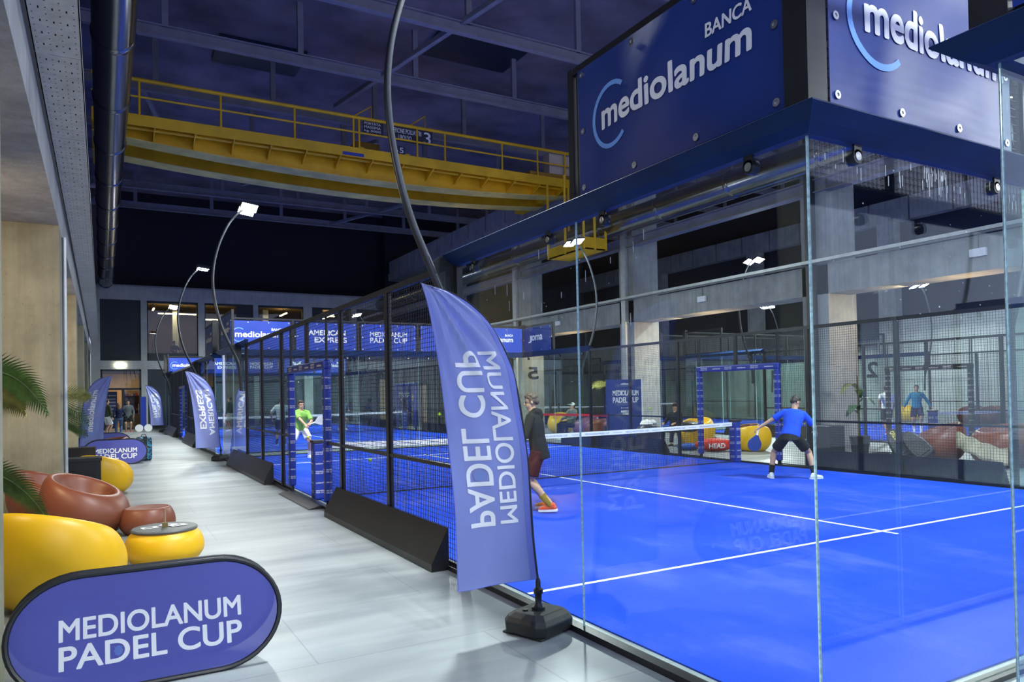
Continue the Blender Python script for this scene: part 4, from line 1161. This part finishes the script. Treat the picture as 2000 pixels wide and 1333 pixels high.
def racket_bag(label, loc, rz, lean, roll, m_, word):
    t = thing('racket_bag', label, 'bag', loc, rz)
    Mx = Matrix.Rotation(-lean, 4, 'X') @ Matrix.Rotation(roll, 4, 'Y')
    pts = spline([(-.16, .0), (.16, .0), (.21, .2), (.19, .45), (.10, .66), (0, .70), (-.10, .66), (-.19, .45), (-.21, .2), (-.16, .0)], 3)[:-1]
    z0 = min((Mx @ Vector((u, d, v))).z for u, v in pts for d in (-.13, .13))
    Mx = Matrix.Translation((0, 0, -z0)) @ Mx
    o = MB().prism(pts, -.13, .13, lambda u, v, d: tuple(Mx @ Vector((u, d, v)))).build('body', m_, t); bevel(o, .05, 3)
    MB().path([Mx @ Vector((-.05, -.0, .70)), Mx @ Vector((0, 0, .76)), Mx @ Vector((.05, 0, .70))], .012, 6).build('handle', M_BLK, t)
    MB().prism([(-.12, .08), (.12, .08), (.13, .3), (-.13, .3)], -.16, -.13, lambda u, v, d: tuple(Mx @ Vector((u, d, v)))).build('front_pocket', m_, t)
    if word:
        tm = MB(); put(tm, word, .34, .64, -.05, .05, lambda u, v: tuple(Mx @ Vector((v, -.134, .98-u))), 0, .05); tm.build('lettering', mat('gold', (.7, .6, .12), .4), t)
racket_bag('black racket bag with yellow lettering leaning on the terracotta armchair', (15.78, 10.0, 0), -1.0, .35, -.55, M_BLKM, 'OXDOG')
racket_bag('second black racket bag to the right of the lettered one', (15.80, 9.55, 0), -1.1, .30, -.75, M_BLK, '')
lump('racket_bag', 'flat black bag on the floor left of the leaning racket bags', 'bag', (15.7, 10.5, 0), (.4, .3, .2), M_BLK, -1)
jk = MB().grid(lambda u, v: (15.75-.1*math.sin(PI*u), 8.9-1.0*u, .58+.16*math.sin(2.5*u+2)-.5*v*v*.7+.02*math.sin(20*u)), 14, 8)
jk = jk.build('jacket', mat('cream_jacket', (.55, .5, .38), .8, 0, .35, 3), None, True); md = jk.modifiers.new('s', 'SOLIDIFY'); md.thickness = .02
tag(jk, 'cream and brown jacket draped over the terracotta armchair at right', 'jacket')
o = MB().box(-.3, .3, -.3, .3, 0, .72).build('planter_box', M_BLKM, loc=(16.35, 12.55, 0)); bevel(o, .01)
tag(o, 'black box planter on the far aisle right of the player in blue', 'planter')
o = lump('black_jacket', 'black jacket thrown over the yellow armchair beside the man in a cap', 'jacket', (15.1, 16.35, .46), (.42, .3, .32), M_BLK)
t = thing('white_bag', 'white and black patterned bag heap behind the net', 'bag', (15.0, 18.05, 0))
MB().ball((0, 0, .36), (.5, .3, .36), 16).build('lower_part', M_BLKM, t, True); MB().ball((-.05, .02, .66), (.26, .2, .15), 9).ball((.12, -.04, .70), (.14, .13, .1), 8).build('upper_part', M_WHITE, t, True)
t = thing('rope_barrier', 'red belt barrier stretched in front of the roll-up sign', 'barrier', (13.7, 21.2, 0))
for x, y in ((0, 1.9), (.9, -1.6)):
    MB().lathe([(0, 0), (.17, 0), (.17, .015), (.03, .04), (.025, .95), (.035, .97), (.035, 1.0), (0, 1.0)], 14, Matrix.Translation((x, y, 0))).build('post', M_BLK, t, True)
MB().prism([(0, 1.9), (.9, -1.6), (.905, -1.6), (.005, 1.9)], .88, .96, lambda u, v, d: (u, v, d)).build('belt', mat('red_belt', (.55, .01, .04), .6), t)
# photo booth and banners behind the far mesh
t = thing('photo_booth', 'navy photo backdrop with a lit arch beyond the far court', 'backdrop', (14.6, 38.5, 0), math.radians(-15))
MB().box(-.9, .9, 0, .08, 0, 2.2).build('board', M_NAVY, t); MB().box(-1.3, -.95, 0, .3, 0, 2.6).build('side_panel', mat('lit_cream', (.7, .52, .25), .6), t)
MB().box(.95, 1.3, 0, .3, 0, 2.3).build('side_panel', mat('lit_cream', (.7, .52, .25), .6), t)
tm = MB(); logo_cup(tm, -.3, .3, 1.6, 1.85, lambda u, v: (u, -.003, v)); tm.build('lettering', M_WHITE, t)

# tennis balls
for x, y, z, l in ((4.25, 13.0, .55, 'yellow-green ball in the air beside the blue net post'), (4.9, 20.3, .62, 'yellow-green ball in the air before the player in green'), (5.6, 12.9, 1.35, 'yellow-green ball in the air above the net near the feather flag'),
                   (6.2, 23.1, .035, 'yellow-green ball lying on the turf at the far end of the near court'), (14.2, 17.0, 1.18, 'yellow-green ball in the air in front of the man in a cap')):
    tag(MB().ball((0, 0, 0), .034, 14).build('padel_ball', M_BALL, None, True, (x, y, z)), l, 'ball', 'padel balls')
# ================================================================== people
M_SKIN = mat('skin', (.50, .30, .20), .55, 0, .06, 20)
M_SKIND = mat('tanned_skin', (.36, .20, .12), .55, 0, .06, 20)
M_EYE = mat('dark_eye', (.02, .015, .012), .3)
def V(*a): return Vector(a)
def remesh(b, voxel, name, m_, parent, smooth=3):
    me = bpy.data.meshes.new(name); me.from_pydata(b.v, [], b.f); me.validate()
    o = bpy.data.objects.new(name, me); COL.objects.link(o)
    r = o.modifiers.new('r', 'REMESH'); r.mode = 'VOXEL'; r.voxel_size = voxel
    s = o.modifiers.new('s', 'SMOOTH'); s.factor = .5; s.iterations = smooth
    dg = bpy.context.evaluated_depsgraph_get()
    m2 = bpy.data.meshes.new_from_object(o.evaluated_get(dg))
    o.modifiers.clear(); o.data = m2; bpy.data.meshes.remove(me)
    m2.materials.clear(); m2.materials.append(m_)
    m2.polygons.foreach_set('use_smooth', [True]*len(m2.polygons))
    if parent: o.parent = parent
    return o
def cap(b, p0, r0, p1, r1, flat=False, n=14):
    p0, p1 = Vector(p0), Vector(p1); d = p1-p0; L = d.length or 1e-4; d = d/L
    pts = []; rs = []
    if not flat:
        for i in range(4, 0, -1):
            a = PI/2*i/4.2; pts.append(p0-d*r0*math.sin(a)); rs.append(r0*math.cos(a))
    for i in range(5): pts.append(p0+d*L*i/4); rs.append(r0+(r1-r0)*i/4)
    if not flat:
        for i in range(1, 5):
            a = PI/2*i/4.2; pts.append(p1+d*r1*math.sin(a)); rs.append(r1*math.cos(a))
    b.path(pts, rs, n)
def loft(b, rings, right, n=20):
    """rings: (centre, halfwidth, halfdepth, up dir)"""
    vs = []; fs = []
    for c, hw, hd, up in rings:
        f = Vector(up).cross(right).normalized(); s = f.cross(up).normalized()
        vs += [Vector(c)+s*hw*math.cos(2*PI*j/n)+f*hd*math.sin(2*PI*j/n) for j in range(n)]
    k = len(rings)
    for i in range(k-1):
        for j in range(n): fs.append((i*n+j, i*n+(j+1) % n, i*n+n+(j+1) % n, i*n+n+j))
    fs += [tuple(range(n-1, -1, -1)), tuple((k-1)*n+j for j in range(n))]
    b.add(vs, fs)
def ik(a, c, l0, l1, hint):
    a, c = Vector(a), Vector(c); d = c-a; L = min(d.length, (l0+l1)*.999)
    d.normalize(); x = (l0*l0-l1*l1+L*L)/(2*L); h = math.sqrt(max(l0*l0-x*x, 1e-6))
    hv = Vector(hint); hv = (hv-d*hv.dot(d)).normalized()
    return a+d*x+hv*h, a+d*L
def hand(b, wrist, d, palm, sgn, curl=.7, sc=1.0):
    """palm and five separate fingers; d = pointing direction, palm = palm normal, sgn = side of the thumb"""
    d = Vector(d).normalized(); n = Vector(palm); n = (n-d*n.dot(d)).normalized(); s = d.cross(n)*sgn
    w = Vector(wrist)
    for q in (-.022, 0, .022): cap(b, w+s*q*.7*sc, .017*sc, w+d*.085*sc+s*q*1.2*sc, .014*sc)
    for i, (q, L) in enumerate(((.034, .072), (.012, .08), (-.011, .074), (-.033, .058))):
        p = w+d*.088*sc+s*q*sc
        a = curl*(1+.12*i)
        d1 = (d*math.cos(a*.6)+n*math.sin(a*.6)+s*q*1.5).normalized(); d2 = (d*math.cos(a*1.7)+n*math.sin(a*1.7)).normalized()
        m1 = p+d1*L*.5*sc
        cap(b, p-d*.012, .0095*sc, m1, .009*sc); cap(b, m1, .009*sc, m1+d2*L*.5*sc, .0075*sc)
    p = w+d*.03*sc+s*.03*sc
    t1 = (d*.55+s*.75+n*.35).normalized(); t2 = (d*.85+s*.2+n*.55).normalized()
    cap(b, p, .013*sc, p+t1*.04*sc, .0105*sc); cap(b, p+t1*.04*sc, .0105*sc, p+t1*.04*sc+t2*.035*sc, .009*sc)
def figure(label, loc, rz, pelvis=(0, 0, .93), lean=(0, .06), feet=((-.11, 0), (.11, 0)), fz=(.0, .0), toe=(0, 0), hands=((-.3, .1, .85), (.3, .1, .85)), look=(0, 0),
           shirt=None, sleeve=.55, shorts=None, leg=.62, shoes=None, sock=None, sockh=.3, hair=(.03, .02, .015), skin=None, voxel=.014, scale=1.0, long_hair=False, cap_=None, knee=((-.15, 1, 0), (.15, 1, 0)), hood=False, collar=None, hc=.6, female=False, zip_=None):
    t = thing('person', label, 'person', loc, rz)
    t.scale = (scale,)*3
    skin = skin or M_SKIN
    right = V(1, 0, 0); pel = Vector(pelvis)
    up = V(lean[0], lean[1], 1).normalized()
    rgt = (right-up*right.dot(up)).normalized(); fwd = up.cross(rgt)
    at = lambda h: pel+up*h
    neck = at(.50)
    sh = [neck+rgt*s*.178-up*.05 for s in (-1, 1)]
    hp = [pel+right*s*.092-V(0, 0, .04) for s in (-1, 1)]
    tw = -.0 if not female else -.012
    b = MB()
    R0 = [(-.10, .12, .10), (-.03, .165, .115), (.06, .158+tw, .108), (.16, .145+tw, .102), (.27, .160+tw, .112), (.37, .178, .115), (.44, .17, .102), (.485, .11, .08), (.51, .062, .062)]
    loft(b, [(at(h), w_, d_, up) for h, w_, d_ in R0], rgt)
    # head
    yaw, pit = look
    hd = (fwd*math.cos(yaw)+rgt*math.sin(yaw)).normalized()
    upv = V(lean[0]*.4, lean[1]*.4, 1).normalized()
    hd = (hd-upv*hd.dot(upv)).normalized()
    hf = hd*math.cos(pit)+upv*math.sin(pit); hu = upv*math.cos(pit)-hd*math.sin(pit); hs = hf.cross(hu)
    hcn = neck+up*.03+upv*.138
    cap(b, neck-up*.02, .06, hcn-hu*.04, .053)
    Mh = Matrix((( *hs, 0), (*hf, 0), (*hu, 0), (0, 0, 0, 1))).transposed(); Mh = Matrix.Translation(hcn) @ Mh
    hp_ = lambda x, y, z: Mh @ V(x, y, z)
    def ball(bb, c, r):
        M2 = Mh @ Matrix.Translation(c) @ Matrix.Diagonal((*r, 1))
        prof = [(math.sin(PI*i/10), -math.cos(PI*i/10)) for i in range(11)]; prof[0] = (0, -1); prof[-1] = (0, 1)
        bb.lathe(prof, 18, M2)
    ball(b, (0, -.012, .03), (.076, .096, .09)); ball(b, (0, .02, -.045), (.058, .068, .07)); ball(b, (0, .062, -.085), (.028, .024, .022))
    cap(b, hp_(0, .083, .02), .008, hp_(0, .104, -.02), .013); ball(b, (0, .083, -.058), (.022, .012, .009))
    for s in (-1, 1): ball(b, (s*.077, -.012, -.01), (.012, .02, .031))
    # legs
    J = []
    for i in (0, 1):
        an = V(feet[i][0], feet[i][1], .085+fz[i])
        kn, an = ik(hp[i], an, .44, .43, knee[i])
        J.append((hp[i], kn, an))
        cap(b, hp[i], .088, kn, .056); mid = kn+(an-kn)*.32; bk = (an-kn).cross(right).normalized()*.012
        cap(b, kn, .054, mid+bk, .056); cap(b, mid+bk, .055, an, .036)
        ta = toe[i]; td = V(math.sin(ta), math.cos(ta), -fz[i]*2.6).normalized()
        cap(b, an-V(0, 0, .045)-td*.045, .033, an-V(0, 0, .052)+td*.14, .026); J[i] += (td,)
    # arms
    A = []
    for i, s in ((0, -1), (1, 1)):
        el, wr = ik(sh[i], hands[i], .285, .255, V(s*.5, -.9, -.35))
        A.append((sh[i], el, wr))
        cap(b, sh[i], .052, el, .040); cap(b, el, .041, wr, .027)
        fd = (wr-el).normalized()
        hand(b, wr, fd, V(-s*.8, .15, -.25) if abs(fd.z) > .6 else V(-s*.4, 0, -.8), 1 if s > 0 else -1, hc)
    remesh(b, voxel, 'body', skin, t, 2)
    eb = MB()
    for s in (-1, 1): ball(eb, (s*.03, .076, .012), (.012, .008, .007)); ball(eb, (s*.03, .08, .032), (.018, .008, .004))
    eb.build('eyes', M_EYE, t)
    # clothes
    if shirt:
        b = MB(); g = .017
        rr = [(-.05, .186, .138) if not hood else (-.16, .18, .135)]+[(h, w_+g, d_+g) for h, w_, d_ in R0[1 if hood else 2:7]]+[(.482, .13, .10), (.505, .088, .085)]
        loft(b, [(at(h), w_, d_, up) for h, w_, d_ in rr], rgt)
        for s0, el, wr in A:
            if sleeve <= .6: cap(b, s0, .060, s0+(el-s0)*.25, .060); cap(b, s0+(el-s0)*.15, .060, s0+(el-s0)*(sleeve/.6), .066 if sleeve < .6 else .058, True)
            else: cap(b, s0, .063, el, .056); cap(b, el, .057, wr-(wr-el)*.06, .046, True)
        for i in (0, 1): cap(b, neck-up*.005+rgt*(2*i-1)*.05, .055, sh[i], .058)
        if hood:
            cap(b, neck+up*.015-fwd*.055-rgt*.05, .06, neck+up*.015-fwd*.055+rgt*.05, .06); cap(b, neck-up*.06-fwd*.10, .05, neck-up*.0-fwd*.09, .06)
        sh_o = remesh(b, max(.011, voxel*.9), 'hoodie' if hood else ('jacket' if sleeve > .6 else 'shirt'), shirt, t, 3)
    if shorts:
        b = MB()
        loft(b, [(at(-.115), .165, .135, V(0, 0, 1)), (at(-.04), .18, .13, up), (at(.04), .165, .118, up)], rgt)
        for h0, kn, an, td in J:
            if leg <= 1:
                e = h0+(kn-h0)*leg
                cap(b, h0, .102, e, .105, True)
            else: cap(b, h0, .098, kn, .074); cap(b, kn, .073, kn+(an-kn)*(leg-1), .058, True)
        remesh(b, max(.011, voxel*.9), 'shorts' if leg <= 1 else 'trousers', shorts, t, 3)
    for i, (h0, kn, an, td) in enumerate(J):
        if sock:
            b = MB(); e = an+(kn-an)*sockh
            cap(b, an-V(0, 0, .02), .044, e, .056 if sockh > .35 else .048, True, 12); b.build('sock', sock, t, True)
        if shoes:
            b = MB(); o_ = an-V(0, 0, .045)
            cap(b, o_-td*.045, .040, o_+td*.05, .040); cap(b, o_+td*.05, .039, o_+td*.155-V(0, 0, .012), .031); cap(b, an-td*.02-V(0, 0, .01), .043, o_-td*.01, .042)
            so = remesh(b, .01, 'shoe', shoes, t, 2)
            zf = min(v.co.z for v in so.data.vertices)
            b = MB().prism([(-.1, -.0), (-.085, -.034), (.06, -.046), (.165, -.034), (.195, .0), (.165, .034), (.06, .046), (-.085, .034)], -.092+.045, -.062+.045, lambda u, v, d: o_+td*u+td.cross(V(0, 0, 1)).normalized()*v+V(0, 0, d-.005))
            b.build('sole', M_WHITE if shoes != M_BLK else M_GRY, t)
    if hair:
        m_ = mat('hair_%.2f_%.2f' % (hair[0], hair[2]), hair, .6, 0, .45, 60)
        b = MB(); ball(b, (0, -.026, .048), (.084, .094, .088)); ball(b, (0, .03, .092), (.066, .055, .04))
        for s in (-1, 1): ball(b, (s*.066, -.02, .02), (.018, .045, .05))
        ball(b, (0, -.075, .0), (.066, .045, .06))
        if long_hair: ball(b, (0, -.08, -.12), (.085, .05, .2)); ball(b, (0, -.05, .0), (.09, .08, .1))
        rg = random.Random(3)
        if hair[0] > .1 and not long_hair:
            for q in range(60):
                a, e = rg.random()*2*PI, rg.random()*1.1
                ball(b, (.078*math.cos(a)*math.cos(e), -.02+.085*math.sin(a)*math.cos(e), .055+.08*math.sin(e)), (.018, .018, .016))
        remesh(b, .009, 'hair', m_, t, 1)
    if cap_:
        b = MB(); ball(b, (0, -.015, .06), (.088, .102, .085)); b.box(-.07, .07, .05, .17, .055, .07, 0, Mh)
        remesh(b, .009, 'cap', cap_, t, 2)
    t['_j'] = 0; del t['_j']
    return t, A
def racket(label, at_, d, face, m_, sc=1.0):
    """at_: hand position, d: handle-to-head direction, face: normal of the striking face"""
    t = thing('padel_racket', label, 'racket', at_)
    d = Vector(d).normalized(); n = Vector(face); n = (n-d*n.dot(d)).normalized(); s = d.cross(n)
    Mx = Matrix(((*s, 0), (*d, 0), (*n, 0), (0, 0, 0, 1))).transposed()
    pts = [(.028, .07), (.06, .12), (.115, .19), (.128, .26), (.11, .33), (.06, .375), (0, .385)]
    pts = spline(pts, 4); pts = pts+[(-x, y) for x, y in reversed(pts[:-1])]
    b = MB().prism(pts, -.018, .018, lambda u, v, e: Mx @ V(u, v, e))
    dots2d(b, 0, .255, .095, .10, .03, .006, lambda u, v: Mx @ V(u, v, .0185), 1); dots2d(b, 0, .255, .095, .10, .03, .006, lambda u, v: Mx @ V(u, v, -.0185), 1)
    b.build('head', [m_, M_HOLE], t)
    MB().tube(Mx @ V(0, -.06, 0), Mx @ V(0, .10, 0), .016, .018, 10).build('grip', M_WHITE if m_ != M_BLK else M_BLK, t)
    return t
def wpt(person, p): 
    t = person
    return Matrix.Translation(t.location) @ Matrix.Rotation(t.rotation_euler[2], 4, 'Z') @ (Vector(p)*t.scale[0])
F = lambda n, c, r=.85: mat('cloth_'+n, c, r, 0, .12, 14, .2, 50, .2)
C_BLK, C_MAR, C_BLUE, C_WHT = F('black', (.014, .016, .018)), F('maroon', (.045, .012, .016)), F('royal_blue', (.010, .07, .62)), F('white', (.72, .75, .76))
C_GRN, C_NVY, C_TEAL, C_OLV, C_GREY, C_JEAN = F('green', (.24, .48, .10)), F('navy', (.012, .016, .05)), F('teal', (.015, .16, .26)), F('olive', (.06, .075, .05)), F('grey', (.10, .12, .13)), F('denim', (.06, .11, .22))
C_SOCK, S_RED, S_WHT = F('mustard_sock', (.20, .14, .03)), mat('red_shoe', (.62, .04, .03), .5, 0, .3, 30), mat('white_shoe', (.75, .78, .74), .5)
C_SLATE = F('slate', (.09, .13, .22))
D = math.radians
# player in the black hoodie
figure('person in black hoodie and maroon shorts stepping left behind the feather flag', (5.50, 9.05, .014), D(47), pelvis=(0, .02, .89), lean=(0, .17), feet=((-.11, -.16), (.12, -.06)), fz=(.03, .05), toe=(.15, .2),
       hands=((-.24, .40, 1.02), (.20, .42, 1.0)), look=(-.15, -.12), shirt=C_BLK, sleeve=1, shorts=C_MAR, leg=.80, shoes=S_RED, sock=C_SOCK, sockh=.42, hair=(.105, .075, .05), skin=M_SKIN, voxel=.0075, hood=True, scale=1.02)
# player in blue
p, A = figure('person in blue shirt and black shorts crouching with a racket before the far gate', (11.30, 9.48, .014), D(-50), pelvis=(0, -.05, .83), lean=(.20, .52), feet=((-.36, .0), (.40, .0)), toe=(-.3, .95), knee=((-.5, 1, 0), (.5, 1, 0)),
       hands=((-.60, .15, .93), (.45, .38, .86)), look=(.75, -.35), shirt=C_BLUE, sleeve=.5, shorts=C_BLK, leg=.72, shoes=S_WHT, sock=C_BLK, sockh=.38, hair=(.022, .017, .014), voxel=.0075)
racket('dark racket with red mark held low by the player in blue', wpt(p, A[0][2]+V(-.04, .0, -.09)), (-.30, .08, -.95), (-.45, -.9, .1), M_NAVY)
# player in green
p, A = figure('person in green and white shirt with a racket behind the padded gate', (4.85, 20.9, .014), D(170), pelvis=(0, -.05, .84), lean=(-.03, .24), feet=((-.22, .02), (.26, -.15)), toe=(-.2, .4), knee=((-.3, 1, 0), (.3, 1, 0)),
       hands=((-.22, .42, .98), (-.13, .44, .90)), look=(-.25, -.05), shirt=C_GRN, sleeve=.5, shorts=C_WHT, leg=.75, shoes=S_WHT, sock=C_WHT, sockh=.3, hair=(.03, .018, .012), voxel=.010)
racket('grey racket held by the player in green', wpt(p, A[0][2]+V(-.06, .07, .0)), (.93, -.1, .30), (-.2, -1, .15), mat('grey_racket', (.38, .40, .43), .35))
figure('person in pale shirt and dark shorts seen from behind through the mesh', (5.65, 27.4, .014), D(-25), lean=(0, .05), feet=((-.16, 0), (.14, -.1)), hands=((-.34, .05, .95), (.30, .22, 1.0)), shirt=F('pale', (.50, .56, .58)), shorts=F('dark_blue', (.01, .03, .09)), leg=.8, shoes=C_NVY, sock=C_NVY, hair=(.03, .02, .015))
figure('person in slate jacket far away behind the mesh', (10.5, 36.4, .014), D(190), pelvis=(0, 0, .86), lean=(0, .2), feet=((-.2, 0), (.2, 0)), hands=((-.2, .35, 1.0), (.15, .38, 1.0)), shirt=C_SLATE, sleeve=1, shorts=C_NVY, shoes=S_WHT, hair=(.12, .08, .05))
figure('person in navy coat at the photo backdrop, left one', (13.85, 36.9, 0), D(-20), hands=((-.3, .1, .9), (.25, .3, 1.0)), shirt=C_NVY, sleeve=1, shorts=C_NVY, leg=1.9, shoes=C_BLK, hair=(.03, .02, .015))
figure('person in blue coat at the photo backdrop, right one', (14.65, 37.3, 0), D(160), hands=((-.3, .1, .9), (.3, .1, .9)), shirt=F('coat_blue', (.02, .06, .22)), sleeve=1, shorts=C_NVY, leg=1.9, shoes=C_BLK, hair=(.12, .08, .05))
# by the shop entrance
figure('person in olive sweater and white shorts by the shop entrance', (.18, 40.6, 0), D(-60), hands=((-.25, .1, .85), (.24, .12, .85)), shirt=C_OLV, sleeve=1, shorts=C_WHT, leg=.85, shoes=S_WHT, hair=(.02, .015, .012), scale=1.05)
figure('person with long brown hair in navy coat seen from behind by the entrance', (.72, 41.3, 0), D(10), hands=((-.24, .14, .95), (.24, .2, 1.0)), shirt=C_NVY, sleeve=1, shorts=C_JEAN, leg=1.95, shoes=C_BLK, hair=(.20, .11, .05), long_hair=True, female=True, scale=.93)
figure('person in black and grey hoodie facing the aisle at the shop door', (1.22, 44.6, 0), D(180), hands=((-.26, .15, .9), (.22, .2, .95)), shirt=C_GREY, sleeve=1, shorts=C_BLK, leg=.8, shoes=S_RED, hair=(.02, .015, .012), hood=True)
# second hall
figure('person in white shirt and black shorts walking in the second hall', (23.7, 15.75, .014), D(-40), lean=(0, .08), feet=((-.1, -.3), (.1, .32)), fz=(.04, .0), hands=((-.28, -.2, .95), (.28, .25, .95)), shirt=C_WHT, shorts=C_BLK, leg=.8, shoes=S_RED, hair=(.02, .015, .012), skin=M_SKIND)
figure('person in teal jacket walking towards the viewer in the second hall', (26.0, 16.1, .014), D(125), feet=((-.12, .1), (.1, -.1)), hands=((-.45, .0, .92), (.42, .05, .9)), shirt=C_TEAL, sleeve=1, shorts=C_NVY, leg=.8, shoes=S_WHT, sock=S_WHT, hair=(.02, .015, .012), skin=M_SKIND)
# seated
SIT = dict(pelvis=(0, 0, .52), lean=(0, -.12), feet=((-.14, .50), (.16, .46)), knee=((-.1, .3, 1), (.1, .3, 1)), hands=((-.2, .33, .70), (.2, .33, .70)))
figure('person in patterned jacket sitting beyond the net near the far corner', (16.0, 23.9, 0), D(105), shirt=F('camo', (.30, .29, .24)), sleeve=1, shorts=C_NVY, leg=1.9, shoes=C_BLK, hair=(.06, .025, .015), **SIT)
figure('person in black jacket and cap sitting on the yellow armchair beyond the net', (15.45, 17.35, 0), D(110), shirt=C_BLK, sleeve=1, shorts=C_NVY, leg=1.9, shoes=C_BLK, hair=(.03, .02, .015), cap_=F('cap_black', (.02, .015, .015)), **SIT)
figure('person with pale cap sitting behind the rope barrier', (15.1, 22.6, 0), D(90), shirt=C_GREY, sleeve=1, shorts=C_BLK, leg=1.9, shoes=S_WHT, hair=(.03, .02, .015), cap_=C_WHT, **SIT)
figure('person in black sitting behind the lit upper window', (3.95, 49.9, 4.03), D(200), shirt=C_BLK, sleeve=1, shorts=C_BLK, leg=1.9, shoes=C_BLK, hair=(.03, .02, .015), **SIT)
